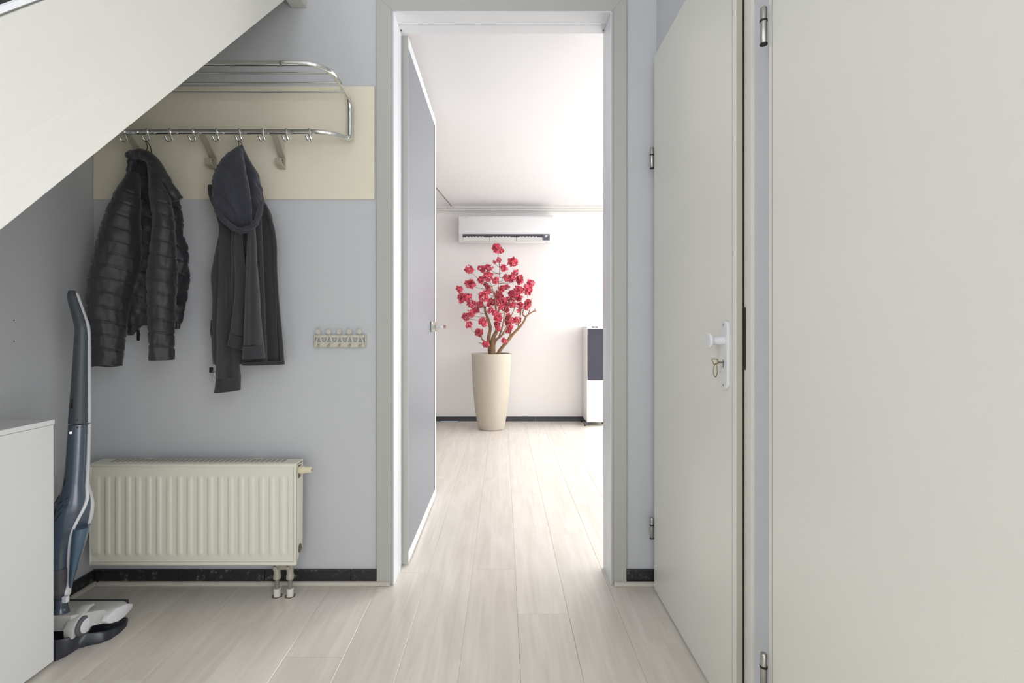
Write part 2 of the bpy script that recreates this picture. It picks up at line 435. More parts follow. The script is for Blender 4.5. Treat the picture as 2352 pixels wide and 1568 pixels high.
def wframe(name, axis, c, a0, a1, z0, z1, label):
    mb = MB()
    t = 0.05
    for (u0, u1, w0, w1) in ((a0, a0+t, z0, z1), (a1-t, a1, z0, z1), (a0+t, a1-t, z0, z0+t), (a0+t, a1-t, z1-t, z1), ((a0+a1)/2-t/2, (a0+a1)/2+t/2, z0+t, z1-t)):
        if axis == 'y': mb.box(u0, u1, c, c + .05, w0, w1)
        else: mb.box(c, c + .05, u0, u1, w0, w1)
    struct(name, mb, 'rail_white', label, 'window')
wframe('window_1', 'y', YF + 0.04, 1.65, 3.25, 0.2, 2.36, 'white garden window frame in the far living room wall')
wframe('window_2', 'x', LX1 + 0.04, 2.4, 4.7, 0.2, 2.36, 'white window frame in the right living room wall')
wframe('fill_frame_right', 'x', XR + 0.05, -1.10, 0.06, 0.0, 2.14, 'white frame around the added right fill light behind the viewer')  # made-up opening for the right-hand fill light
wframe('fill_frame_left', 'x', XL - 0.08, -2.22, -0.58, 1.22, 2.38, 'white frame around the added left fill light behind the viewer')  # made-up opening for the left-hand fill light
wframe('fill_frame_rear', 'y', -2.83, -0.80, 0.60, 0.0, 2.35, 'white frame around the added rear fill light behind the viewer')  # made-up opening for the fill light at the back

# cream board behind the coat rack
tag(MB().bbox(XL + 0.002, P(860.5, 0, 1.994).x, 1.992, YB - .0005, P(0, 457, 1.992).z, P(0, 198, 1.992).z, 0.0015).build('backing_board', 'cream_board'),
    'cream painted board on the wall behind the chrome coat rack', 'board')

# doorway casing and lining
cas = thing('trim_1', (0, YB, 0), 'grey-white door casing and lining around the open doorway', 'door frame', 'structure')
yc0 = 1.985
cl, crr, ct = -0.514, 0.500, DT + 0.068
def quadprism(pts, y0, y1): return MB().prism(pts, 1, y0, y1, 0.0012)
quadprism([(cl, 0), (DL, 0), (DL, DT), (cl, ct)], yc0, YB - .0005).build('casing_board', 'casing', cas)
quadprism([(DR, 0), (crr, 0), (crr, ct), (DR, DT)], yc0, YB - .0005).build('casing_board', 'casing', cas)
quadprism([(DL, DT), (DR, DT), (crr, ct), (cl, ct)], yc0, YB - .0005).build('casing_board', 'casing', cas)
t = 0.012
for nm, (xa, xb, za, zb) in (('jamb', (DL - .001, DL + .004, 0, DT)), ('jamb', (DR - .004, DR + .001, 0, DT)), ('head_jamb', (DL + .004, DR - .004, DT - .004, DT + .001))):
    mbj = MB()
    for (ya, yb) in ((yc0 - 0.002, 2.066), (2.070, 2.128)):
        mbj.bbox(xa, xb, ya, yb, za, zb, 0.001)
    mbj.build(nm, 'leaf_frame', cas)
for (xa, xb, za, zb) in ((DL, DL + .0025, 0, DT - .004), (DR - .0025, DR, 0, DT - .004), (DL + .004, DR - .004, DT - .0025, DT)):
    MB().box(xa, xb, 2.0662, 2.0698, za, zb).build('seal_or_gap_shade', 'dark_gap', cas)
# thin shadow line along the casing's inner bead
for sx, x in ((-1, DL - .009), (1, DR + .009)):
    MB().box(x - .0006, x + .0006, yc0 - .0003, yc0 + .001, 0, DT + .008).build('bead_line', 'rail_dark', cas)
for (xa, xb) in ((DL + .006, DL + .012), (DR - .010, DR - .006)):
    MB().box(xa, xb, 2.10, 2.106, DT - .008, DT - .004).build('screw', 'hole', cas)

# skirting: black tiles and the laminate quarter-round in front of them
def tiles(name, segs, axis, c0, c1, h, m, label):
    r = thing(name, (0, 0, 0), label, 'baseboard', 'structure')
    for (a, b) in segs:
        mb = MB()
        if axis == 'x': mb.bbox(a + .001, b - .001, c0, c1, 0.001, h, 0.002)
        else: mb.bbox(c0, c1, a + .0006, b - .0006, 0.001, h, 0.002)
        mb.build('tile', m, r)
    return r
zt = 0.058
tiles('baseboard_back', [(XL + .012, -1.32), (-1.32, -0.97), (-0.97, -0.62), (-0.62, cl - .001), (crr + .001, XR)], 'x', 1.988, YB, zt, 'tile_black', 'chipped black tile skirting under the radiator')
tiles('baseboard_left', [(0.9, 1.25), (1.25, 1.6), (1.6, YB)], 'y', XL, XL + .012, zt, 'tile_black', 'black tile skirting on the wall behind the vacuum cleaner')
tiles('baseboard_far', [(LX0, -1.0), (-1.0, -0.3), (-0.3, 0.36), (0.36, 0.83), (0.83, 1.6)], 'x', YF - .012, YF, 0.052, 'tile_far', 'dark grey skirting along the far living room wall')
def qround(name, pts, label):
    tag(MB().prism(pts[0], pts[1], pts[2], pts[3], 0.0015).build(name, 'floor_trim'), label, 'floor trim', 'structure')
qr = lambda y: [(y, 0.0005), (y - .016, 0.0005), (y - .016, .005), (y - .009, .013), (y, .015)]
qround('trim_2', (qr(1.987), 0, XL + .030, DL - .012), 'pale laminate floor strip along the black tiles under the radiator')
qround('trim_3', (qr(1.984), 0, DR + .010, XR - .001), 'short pale laminate floor strip right of the doorway')
qround('trim_4', ([(XL + .0125, .0005), (XL + .0285, .0005), (XL + .0285, .005), (XL + .0215, .013), (XL + .0125, .015)], 1, 0.9, 1.986), 'pale laminate floor strip along the left wall')

# living room cornice, cable trunking
cor = thing('trim_5', (0, YF, H2), 'two-step white cornice rail above the air conditioner', 'cornice', 'structure')
MB().bbox(LX0, 1.64, YF - .030, YF, H2 - .030, H2 - .0005, .002).build('upper_rail', 'rail_white', cor)
MB().bbox(LX0, 1.64, YF - .022, YF, H2 - .056, H2 - .0315, .002).build('middle_rail', 'rail_white', cor)
MB().bbox(LX0, 1.64, YF - .012, YF, H2 - .074, H2 - .0575, .002).build('lower_rail', 'rail_white', cor)
a, b = Vector((-0.655, 4.66, H2 - .004)), Vector((-0.575, YF - .032, H2 - .004))
cab = thing('ceiling_track', a, 'thin grey cable track running across the ceiling to the cornice', 'cable')
MB().tube([a, b], 0.004, 8).build('track', 'rail_dark', cab, smooth=True)
for dx in (-.045, .02):
    MB().lathe([(.004, 0), (.004, .004)], (b.x + dx, YF - .034, H2 - .022), (0, -1, 0), 10).build('clip', 'rail_dark', cab)

# ------------------------------------------------------------------ living-room door leaf (door_1)
d1 = thing('door_1', (DL, 2.137, 0), 'tall pale grey panel door standing open into the living room', 'door', 'structure')
fx = -0.4150; bx = -0.4545; y0, y1, z0, z1 = 2.137, 3.017, 0.010, 2.318
MB().bbox(bx, fx, y0, y0 + .005, z0, z1, .001).build('stile', 'casing', d1)  # hinge stile in grey: its dimmer light is put into the colour
MB().bbox(bx, fx, y1 - .048, y1, z0, z1, .0015).build('stile', 'leaf_frame', d1)
MB().bbox(bx, fx, y0 + .005, y1 - .048, z0, z0 + .048, .0015).build('bottom_rail', 'leaf_frame', d1)
MB().bbox(bx, fx, y0 + .005, y1 - .048, z1 - .048, z1, .0015).build('top_rail', 'leaf_frame', d1)
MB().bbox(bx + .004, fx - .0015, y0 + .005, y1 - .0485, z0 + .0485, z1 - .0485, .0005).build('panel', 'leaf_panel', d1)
MB().box(fx - .002, fx + .0005, y1 - .052, y1 - .048, z0 + .048, z1 - .048).build('seal_or_gap_shade', 'pipe_grey', d1)
MB().box(bx - .012, bx, y1 - .004, y1 + .009, z0, z1).build('rebate_lip', 'leaf_frame', d1)
hz = 1.048
hn = MB().bbox(fx, fx + .012, 2.79, 2.995, hz - .029, hz + .029, .002).build('lock_plate', 'nickel', d1)
MB().bbox(fx + .012, fx + .060, 2.90, 2.92, hz - .010, hz + .010, .002).build('handle_neck', 'nickel', d1)
MB().bbox(fx + .052, fx + .072, 2.80, 2.92, hz - .010, hz + .010, .002).build('lever', 'chrome', d1)
for zc in (0.25, 1.25, 2.10):
    MB().lathe([(.007, 0), (.007, .09)], (bx + .004, y0 - .002, zc), (0, 0, 1), 12).build('hinge', 'nickel', d1, smooth=True)

# ------------------------------------------------------------------ right-hand doors
def hinge(parent, x, y, z, h=0.082, r=0.0075):
    g = MB().lathe([(r*.8, 0), (r, .002), (r, h*.60)], (x, y, z), (0, 0, 1), 16).build('hinge', 'nickel', parent, smooth=True)
    MB().lathe([(r*1.12, h*.60), (r*1.12, h*.655)], (x, y, z), (0, 0, 1), 16).build('hinge_ring', 'black_rubber', g, smooth=True)
    MB().lathe([(r, h*.655), (r, h - .002), (r*.8, h)], (x, y, z), (0, 0, 1), 16).build('hinge_pin', 'nickel', g, smooth=True)
    MB().lathe([(r*1.1, -.003), (r*1.1, 0)], (x, y, z), (0, 0, 1), 16).build('hinge_cap', 'black_rubber', g, smooth=True)

def leaf(name, y0, y1, ztop, label, lipx):
    r = thing(name, (XR, (y0 + y1)/2, 0), label, 'door', 'structure')
    # frame lining set in the wall opening, then the rebated leaf: core plus proud lip
    MB().bbox(XR - .007, XR + .07, y0 - .042, y0 - .002, 0.001, ztop + .012, .0015).build('door_jamb', 'door_white', r)
    MB().bbox(XR - .010, XR + .07, y1 - .001, y1 + .012, 0.001, ztop + .012, .0015).build('door_jamb', 'door_white', r)
    MB().bbox(lipx, lipx + .016, y0 - .0045, y1 + .004, .010, ztop + .014, .002).build('leaf', 'door_white', r)
    MB().bbox(lipx + .0012, lipx + .0158, y0 - .006, y0 - .0045, .010, ztop + .014, .0004).build('near_edge', 'near_edge', r)  # strip on the leaf's near edge, darker than its face
    MB().box(lipx + .0205, lipx + .0222, y0 - .0065, y0 + .006, .010, ztop + .012).build('seal_or_gap_shade', 'dark_gap', r)  # no seal here: shade of the gap behind the lip, painted as a strip
    MB().box(lipx + .0165, lipx + .0205, y0 + .008, y1 - .010, .010, ztop).build('leaf_core', 'dark_gap', r)  # coloured dark to carry the shade of the gap
    return r
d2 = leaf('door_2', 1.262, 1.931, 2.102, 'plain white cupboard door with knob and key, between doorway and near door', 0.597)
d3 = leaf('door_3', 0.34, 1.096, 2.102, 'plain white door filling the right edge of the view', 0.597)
hinge(d2, 0.590, 1.943, 1.676); hinge(d2, 0.590, 1.943, 0.208)
hinge(d3, 0.590, 1.109, 1.686); hinge(d3, 0.590, 1.109, 0.224)
# edge line on the near door
MB().box(0.5964, 0.5972, 1.0855, 1.0870, .012, 2.11).build('edge_line', 'joint', d3)
MB().box(0.5964, 0.5972, 1.2745, 1.2755, .012, 2.11).build('edge_line', 'joint', d2)
# closed strike gap between leaf and jamb of the cupboard
MB().box(0.6180, 0.6192, 1.2485, 1.2555, 0.935, 1.095).build('strike_plate', 'dark_gap', d2)
# knob plate
py_, pz0, pz1 = 1.308, 0.877, 1.062
pts = []
for a_ in range(0, 181, 12): pts.append((py_ + .021*math.cos(R(a_)), pz1 - .021 + .021*math.sin(R(a_))))
for a_ in range(180, 361, 12): pts.append((py_ + .021*math.cos(R(a_)), pz0 + .021 + .021*math.sin(R(a_))))
pl = MB().prism(pts, 0, 0.597, 0.588, .0015).build('knob_plate', 'handle_white', d2)
for zz in (pz0 + .012, pz1 - .012):
    MB().lathe([(.0035, 0), (.0035, .0006)], (0.5885, py_, zz), (-1, 0, 0), 12).build('screw', 'pipe_grey', pl)
MB().lathe([(.0115, 0), (.0105, .022), (.0095, .030), (.019, .034), (.021, .037), (.021, .041), (.0195, .043)], (0.588, py_, 1.008), (-1, 0, 0), 32).build('knob', 'handle_white', pl, smooth=True)
MB().bbox(.5872, .588, py_ - .0012, py_ + .0012, .936, .957, .0004).build('keyhole', 'black_rubber', pl)
kx = 0.588
key = thing('key', (kx, py_, .950), 'small brass key with a split ring left in the cupboard door lock', 'key')
MB().tube([(kx + .001, py_, .950), (kx - .016, py_, .950)], .0022, 10).build('shank', 'brass', key, smooth=True)
kb = []
for (dx, dz) in ((-.014, -.004), (-.016, .007), (-.031, .008), (-.026, -.006), (-.014, -.004)):
    kb.append((kx + dx, py_ - .001, .951 + dz))
MB().tube(kb, .0018, 8).build('bow', 'brass', key, smooth=True)
MB().tube(arc((kx - .022, py_ - .002, .950 - .022), 1, 0, 2*math.pi, 28, (.0065, .003, 0), (0, 0, .017)), .0013, 8, cap=False).build('ring', 'brass', key, smooth=True)

# ------------------------------------------------------------------ staircase
st = thing('staircase', (XL, 0, 0), 'white painted staircase rising along the left wall over the coat rack', 'staircase')
SL = 1.0296
zl = lambda y: 1.1986 + (y - 0.7876) * SL
ys_, ye = -0.36, 1.99
def band(y0, y1, dz0, dz1, x0, x1): return MB().prism([(y0, zl(y0) + dz0), (y1, zl(y1) + dz0), (y1, min(zl(y1) + dz1, H1 - .01)), (y0, zl(y0) + dz1)], 0, x0, x1, .002)
band(ys_, 1.99, 0, .343, -.850, -.810).build('stringer', 'stair_white', st)
band(ys_, 1.99, .343, .3475, -.846, -.816).build('groove', 'casing', st)
band(ys_, 1.99, .3475, .359, -.826, -.811).build('stringer_cap', 'leaf_frame', st)
band(ys_, 1.99, .02, .343, XL + .001, XL + .035).build('wall_stringer', 'stair_white', st)
for k in range(1, 14):
    z = .19 * k; y = .7876 + (z - 1.4606) / SL
    if y < ys_ + .02: continue
    MB().bbox(XL + .036, -.851, y - .02, min(y + .205, 1.99), z - .032, z, .004).build('tread', 'tread_dark', st)
    MB().box(XL + .036, -.851, y + .187, min(y + .201, 1.985), z, z + .157).build('riser', 'tread_dark', st)
band(ys_, 1.97, .004, .014, XL + .036, -.851).build('bounce_soffit', 'stair_white', st)  # white underside board added to bounce light below the stairs
MB().bbox(-.8665, -.8025, 1.928, 1.9995, 2.347, H1 - .01, .003).build('newel_post', 'stair_white', st)

# ------------------------------------------------------------------ white cabinet
cb = thing('cabinet', (-1.53, 1.05, 0), 'plain white low cabinet under the stairs at the left edge', 'cabinet')
cxr = -1.394
MB().bbox(XL + .016, cxr - .001, .46, 1.515, .012, .740, .001).build('body', 'cabinet_white', cb)
MB().bbox(cxr - .018, cxr, .46, 1.517, .010, .742, .001).build('side_panel', 'cabinet_white', cb)
MB().bbox(XL + .014, cxr + .001, .45, 1.520, .743, .758, .001).build('top', 'cabinet_white', cb)

# ------------------------------------------------------------------ radiator
rd = thing('radiator', (-1.18, 1.90, 0.133), 'cream ribbed panel radiator on the wall below the hanging coats', 'radiator')
rx0, rx1, rz0, rz1, ry = -1.585, -0.793, .133, .522, 1.870
nx, nz = 320, 26
vs = []; fs = []
zs = np.concatenate([np.linspace(rz0 + .014, rz0 + .030, 3), np.linspace(rz0 + .034, rz0 + .052, 8), np.linspace(rz0 + .06, rz1 - .07, 4), np.linspace(rz1 - .062, rz1 - .044, 8), np.linspace(rz1 - .040, rz1 - .014, 3)])
xs = np.linspace(rx0 + .010, rx1 - .012, nx)
def ribprof(x):
    u = ((x - (rx0 + .030)) / .0393) % 1.0
    if x < rx0 + .028 or x > rx1 - .030: return 0
    t = min(u, 1 - u) * 2           # 0 at the groove centre
    return max(0, min(1, (t - .22) / .42))
for z in zs:
    ez = max(0, min(1, (z - (rz0 + .032)) / .020)) * max(0, min(1, (rz1 - .042 - z) / .020)); ez = ez*ez*(3-2*ez)
    for x in xs:
        p = ribprof(x); p = p*p*(3-2*p)
        vs.append((x, ry + .004 - .0034 * ez * (1 - p), z))
m_ = len(xs)
for i in range(len(zs) - 1):
    for j in range(m_ - 1): fs.append((i*m_+j, i*m_+j+1, (i+1)*m_+j+1, (i+1)*m_+j))
MB().add(vs, fs).build('ribbed_panel', 'radiator_cream', rd, smooth=True, ang=60)
MB().box(rx0 + .008, rx1 - .008, ry + .006, ry + .020, rz0 + .012, rz1 - .012).build('front_plate', 'radiator_cream', rd)
fr = MB(); fr.bbox(rx0, rx1, ry, ry + .012, rz0, rz0 + .013, .003).bbox(rx0, rx1, ry, ry + .012, rz1 - .014, rz1, .004).bbox(rx0, rx0 + .009, ry, ry + .012, rz0 + .01, rz1 - .01, .003).bbox(rx1 - .011, rx1, ry, ry + .012, rz0 + .01, rz1 - .01, .004)
fr.build('front_frame', 'radiator_cream', rd, smooth=True, ang=30)
sp = MB().prism([(ry + .004, rz0 + .004), (ry + .050, rz0 + .045), (ry + .065, rz0 + .045), (ry + .070, rz1 - .004), (ry + .004, rz1 - .002)], 0, rx1 - .004, rx1, .0015).build('side_cover', 'radiator_cream', rd)
MB().lathe([(.017, 0), (.017, .001)], (rx1 + .0002, ry + .036, rz0 + .052), (1, 0, 0), 20).build('side_hole', 'radiator_dark', sp)
MB().bbox(rx1, rx1 + .001, ry + .018, ry + .044, rz1 - .062, rz1 - .012, .0004).build('valve_slot', 'radiator_dark', sp)
MB().prism([(ry + .004, rz0 + .004), (ry + .070, rz0 + .02), (ry + .070, rz1 - .004), (ry + .004, rz1 - .002)], 0, rx0, rx0 + .004, .0015).build('side_cover', 'radiator_cream', rd)
MB().bbox(rx0, rx1, ry + .010, ry + .072, rz1 - .010, rz1 + .001, .003).build('top_cover', 'radiator_cream', rd)
for k in range(34):
    xk = rx0 + .06 + k * .020
    MB().bbox(xk, xk + .014, ry + .026, ry + .060, rz1 + .0008, rz1 + .0016, .0003).build('grille_slot', 'valve', rd)
MB().box(rx0 + .02, rx1 - .02, ry + .055, ry + .068, rz0 + .02, rz1 - .02).build('rear_plate', 'radiator_dark', rd)
for xb in (-1.44, -1.00):
    MB().bbox(xb - .02, xb + .02, ry + .068, YB - .001, rz0 + .05, rz1 - .012, .002).build('wall_bracket', 'radiator_cream', rd)
tk = MB().lathe([(.013, 0), (.015, .006), (.015, .020), (.013, .022), (.0115, .046), (.008, .049)], (rx1 + .001, ry + .026, rz1 - .030), (1, 0, 0), 20).build('thermostat_cap', 'radiator_knob', rd, smooth=True)
MB().lathe([(.004, 0), (.004, .001)], (rx1 + .0498, ry + .026, rz1 - .030), (1, 0, 0), 12).build('cap_recess', 'radiator_dark', tk)
for i, xp in enumerate((-.8790, -.8285)):
    yp = 1.902
    MB().tube([(xp, yp, .026), (xp, yp, .085)], .0080, 14).build('pipe', 'pipe_grey', rd, smooth=True)
    MB().lathe([(.011, .066), (.0145, .069), (.0145, .082), (.0125, .086), (.0125, .134)], (xp, yp, 0), (0, 0, 1), 18).build('valve', 'valve', rd, smooth=True, ang=30)
    MB().lathe([(.008, 0), (.008, .006), (.004, .007)], (xp, yp - .013, .114), (0, -1, 0), 14).build('valve_screw', 'valve', rd, smooth=True, ang=30)
    MB().lathe([(.0130, .001), (.0130, .019), (.0112, .021), (.0130, .023), (.0130, .029), (.0095, .031)], (xp, yp, 0), (0, 0, 1), 18).build('floor_collar', 'rail_white', rd, smooth=True, ang=30)
    MB().lathe([(.022, .0002), (.021, .0012)], (xp, yp, 0), (0, 0, 1), 6).build('floor_cutout', 'radiator_dark', rd)
MB().bbox(-.872, -.836, 1.893, 1.911, .105, .128, .003).build('valve_bridge', 'valve', rd)

# ------------------------------------------------------------------ coat rack
ck = thing('coat_rack', (-1.1, YB, 1.8), 'chrome tube coat rack with hat shelf and hooks on cream board', 'coat rack')
zs_, zh = 1.961, 1.797; yw, yf, yh = 1.968, 1.703, 1.887; xr_, xl_ = -.616, -1.60; tr = .0098
def loop_side(x, sgn):
    """tube end: shelf front -> back to the wall -> down the wall -> forward to the hook rail (sgn +1: right end)"""
    pts = [Vector((x - sgn*.16, yf, zs_)), Vector((x - sgn*.085, yf, zs_)), Vector((x - sgn*.045, yf + .008, zs_)), Vector((x - sgn*.015, yf + .035, zs_)), Vector((x, yf + .08, zs_)),
           Vector((x, yw - .055, zs_)), Vector((x, yw - .018, zs_ - .008)), Vector((x, yw, zs_ - .040)), Vector((x, yw, zh + .030)),
           Vector((x, yw - .006, zh + .008)), Vector((x - sgn*.012, yw - .026, zh - .001)), Vector((x - sgn*.045, yw - .060, zh)), Vector((x - sgn*.085, yh + .004, zh)), Vector((x - sgn*.13, yh, zh)), Vector((x - sgn*.2, yh, zh))]
    return spline(pts, 5)
MB().tube(loop_side(xr_, 1), tr, 16).build('end_tube', 'chrome', ck, smooth=True, ang=0)
MB().tube(loop_side(xl_, -1), tr, 16).build('end_tube', 'chrome', ck, smooth=True, ang=0)
MB().tube([(xl_ + .16, yf, zs_), (xr_ - .16, yf, zs_)], tr, 16, cap=False).build('shelf_tube', 'chrome', ck, smooth=True)
MB().tube([(xl_ + .2, yh, zh), (xr_ - .2, yh, zh)], tr, 16, cap=False).build('hook_tube', 'chrome', ck, smooth=True)
for yy in (1.767, 1.839, 1.911):
    MB().tube([(xl_ + .005, yy, zs_), (xr_ - .005, yy, zs_)], .0042, 12).build('shelf_rod', 'chrome', ck, smooth=True)
for zz in (1.925, 1.845):
    MB().lathe([(.006, 0), (.006, .02), (.009, .022), (.009, .026)], (xr_, yw + .022, zz), (0, -1, 0), 14).build('wall_screw', 'chrome', ck, smooth=True, ang=30)
hook_src = []
hx = [(p - VX) / F * yh for p in (237, 289, 341, 393, 446, 500, 552, 605, 659, 712)]
for i, x in enumerate(hx):
    if i == 0:
        a = MB(); a.lathe([(.0125, -.004), (.0135, -.003), (.0135, .003), (.0125, .004)], (0, 0, 0), (1, 0, 0), 18)
        a1 = a.build('hook_ring', 'chrome', ck, smooth=True, ang=40)
        pts = [Vector((0, -.008, -.010)), Vector((.004, -.006, -.022)), Vector((.006, -.003, -.032)), Vector((.006, -.010, -.041)), Vector((.003, -.020, -.043)), Vector((0, -.027, -.038)), Vector((-.002, -.030, -.030))]
        h1 = MB().tube(spline(pts, 4), .0034, 10, flat=(1.0, 1.5)).build('hook', 'chrome', ck, smooth=True, ang=0)
        h1b = MB().lathe([(.0035, -.003), (.0052, 0), (.0035, .003)], (-.002, -.030, -.029), (0, .3, 1), 12).build('hook_tip', 'chrome', h1, smooth=True, ang=0)
        for o in (a1, h1, h1b):     # geometry was given about its own centre: undo the origin shift
            for v in o.data.vertices: v.co += ORG[ck.name]
        off = Vector((x, yh, zh)) - ORG[ck.name]
        a1.location = off; h1.location = off
        hook_src = [a1, h1, h1b]
    else:
        off = Vector((x, yh, zh)) - ORG[ck.name]
        c1 = hook_src[0].copy(); C.objects.link(c1); c1.location = off
        c2 = hook_src[1].copy(); C.objects.link(c2); c2.location = off
        c3 = hook_src[2].copy(); C.objects.link(c3); c3.parent = c2
for (xa) in (-1.452, -1.165, -.885):
    p0 = Vector((xa, yh + .004, zh - .010)); p1 = Vector((xa - .012, 1.984, zh - .068))
    dx = .0125
    MB().add([p0 + Vector((-dx, 0, 0)), p0 + Vector((dx, 0, 0)), p1 + Vector((dx, 0, 0)), p1 + Vector((-dx, 0, 0)),
              p0 + Vector((-dx, .004, .003)), p0 + Vector((dx, .004, .003)), p1 + Vector((dx, .004, .003)), p1 + Vector((-dx, .004, .003))],
             [(0,1,2,3),(4,7,6,5),(0,4,5,1),(1,5,6,2),(2,6,7,3),(3,7,4,0)]).build('bracket_arm', 'bracket_steel', ck)
    q = p1.x
    bp_ = MB().bbox(q - dx, q + dx, 1.984, 1.9918, p1.z - .044, p1.z + .004, .001).build('bracket_plate', 'bracket_steel', ck)
    MB().prism([(1.984, p1.z - .044), (1.984, p1.z - .036), (1.957, p1.z - .028), (1.950, p1.z - .010), (1.946, p1.z - .012), (1.952, p1.z - .036)], 0, q - dx, q + dx, .0005).build('bracket_hook', 'bracket_steel', ck)
    for dz in (-.008, -.024):
        MB().lathe([(.003, 0), (.002, .0012)], (q + .001, 1.984, p1.z + dz), (0, -1, 0), 10).build('bracket_screw', 'radiator_dark', bp_)

# ------------------------------------------------------------------ small key rack
kr = thing('key_rack', P(782, 783, YB), 'small cream metal key rack with five round knobs beside the door casing', 'key rack')
S_ = F / 1.985
kp = lambda px, py: ((px - VX) / S_, CH - (py - VY) / S_)
def kbar(pts, name='bar', th=.003, y=1.982, parent=kr):
    return MB().prism([kp(*p) for p in pts], 1, y, y + th, .0004).build(name, 'hook_cream', parent)
kbar([(724, 769), (838, 769), (838, 775), (724, 775)], 'top_bar')
kbar([(724, 785.5), (838, 785.5), (838, 797), (724, 797)], 'bottom_bar')
for px in (722.5, 839.5):
    x, _ = kp(px, 0)
    MB().bbox(x - .0015, x + .0015, 1.984, YB, kp(0, 797)[1], kp(0, 769)[1], .0005).build('end_plate', 'hook_cream', kr)
for i, px in enumerate((733.5, 757, 781, 804.5, 828)):
    kbar([(px - 3.2, 770), (px - .2, 770), (px - 5.2, 787), (px - 9.2, 787)], 'figure_leg', .0032, 1.9795)
    kbar([(px + .2, 770), (px + 3.2, 770), (px + 9.2, 787), (px + 5.2, 787)], 'figure_leg', .0032, 1.9795)
    x, z = kp(px, 761.5)
    kb_ = MB().lathe([(.004, 0), (.004, .010), (.0098, .012), (.0105, .015), (.009, .018)], (x, 1.986, z), (0, -1, 0), 24).build('knob', 'hook_cream', kr, smooth=True, ang=30)
    MB().bbox(x - .003, x + .003, 1.980, 1.984, z - .016, z, .0006).build('knob_stem', 'hook_cream', kb_)
    x, z = kp(px + .5, 791)
    MB().tube(spline([(x, 1.983, z + .004), (x, 1.977, z - .001), (x, 1.974, z - .006), (x, 1.969, z - .007), (x, 1.966, z - .002)], 3), .0022, 8, flat=(1, 1.8)).build('hook', 'bracket_steel', kr, smooth=True)

# ------------------------------------------------------------------ quilted jacket
def quilt(seams, tilt, cxr, amp=.0055, half=7.0, wr=.003, seed=0.0, curve=0.0):
    sm = np.array(seams)
    def f(x, y, c, s, v):
        yy = y - tilt * (x - cxr) + curve * (x - cxr) ** 2
        d = np.abs(sm - yy).min()
        t = min(1.0, d / half)
        q = -amp * (1 - math.sqrt(max(0, 1 - (1 - t) ** 2.6)))
        w = noise.noise(Vector((x * .05 + seed, y * .035, s))) * wr + noise.noise(Vector((x * .16 + seed, y * .05, s * 2))) * wr * .5
        near = math.exp(-(d / 6.0) ** 2)
        w += near * noise.noise(Vector((x * .35 + seed, y * .02, 3))) * wr * .6
        return q + w
    return f
jk = thing('quilted_jacket', (-1.36, 1.88, CH), 'black quilted puffer jacket hanging from the coat rack', 'jacket')
seamL = [441, 470, 498, 528, 558, 588, 617, 648, 680, 711, 743, 773, 805]
mb = MB()
loft(mb, [(398, 292, 322, 1.875, .030), (412, 283, 326, 1.866, .042), (444, 262, 324, 1.836, .054), (470, 250, 325, 1.830, .060), (503, 236, 325, 1.826, .064), (546, 224, 328, 1.824, .066), (589, 211, 328, 1.824, .066), (620, 205, 326, 1.825, .064),
          (656, 199.5, 314, 1.826, .060), (688, 195, 305, 1.826, .056), (722, 195, 298, 1.826, .053), (756, 201, 294.5, 1.826, .050), (781, 205, 290, 1.826, .048), (822, 208, 285, 1.826, .044), (838, 209, 282, 1.826, .042)],
     n=84, step=1.6, win=9, disp=quilt(seamL, .17, 268, seed=1.7, curve=-.0006))
sl = mb.build('sleeve', 'jacket', jk, smooth=True, ang=0)
MB().tube([(P(209 + 73 * i / 10, 838.5 + 1.5 * math.sin(i), 1.826) + Vector((0, -.040 * math.sin(math.pi * i / 10), 0))) for i in range(11)], .0025, 8).build('cuff_hem', 'jacket', sl, smooth=True)
seamR = [444, 470, 497, 525, 556, 588, 617, 648, 676, 706, 735, 764, 794]
mb = MB()
loft(mb, [(372, 338, 352, 1.812, .022), (388, 339, 362, 1.836, .030), (416, 340, 374, 1.822, .040), (444, 341, 390, 1.812, .050), (479, 346, 398, 1.805, .054), (506, 348.5, 402, 1.802, .055), (546, 347, 404, 1.800, .055), (579, 342.6, 406, 1.800, .055),
          (615, 337.6, 410, 1.800, .055), (648, 335, 407.5, 1.800, .054), (689, 337, 405.5, 1.800, .050), (731, 339, 404, 1.800, .046), (772, 340, 401, 1.800, .042), (822, 341, 403, 1.800, .038), (827, 341, 402.5, 1.800, .037)],
     n=76, step=1.6, win=9, disp=quilt(seamR, .14, 372, seed=9.1, curve=-.0010))
mb.build('sleeve', 'jacket', jk, smooth=True, ang=0)
seamB = [452, 482, 512, 543, 574, 606, 637, 668, 700, 728]
mb = MB()
loft(mb, [(360, 306, 350, 1.915, .022), (380, 298, 362, 1.922, .034), (410, 292, 392, 1.922, .042), (440, 290, 412, 1.922, .042), (470, 288, 418, 1.922, .042), (500, 286, 423, 1.922, .042), (536, 286, 424, 1.922, .042), (562, 286, 434, 1.922, .042), (590, 286, 438.5, 1.920, .042), (635, 286, 437.5, 1.920, .042),
          (660, 288, 437, 1.920, .042), (686, 290, 433, 1.920, .044), (706, 291, 426, 1.920, .042), (739, 292, 420, 1.922, .038), (748, 293, 416, 1.922, .034)],
     n=90, step=1.8, win=7, disp=quilt(seamB, .38, 360, amp=.006, seed=4.4, wr=.006))
bd = mb.build('body', 'jacket', jk, smooth=True, ang=0)
mb = MB()
loft(mb, [(700, 384, 428, 1.905, .030), (735, 390, 421, 1.902, .028), (756, 398, 413, 1.902, .020)], n=40, step=2, disp=quilt([715, 742], .1, 405, amp=.006, wr=.005, seed=2))
mb.build('hem_back', 'jacket', bd, smooth=True, ang=0)
mb = MB()
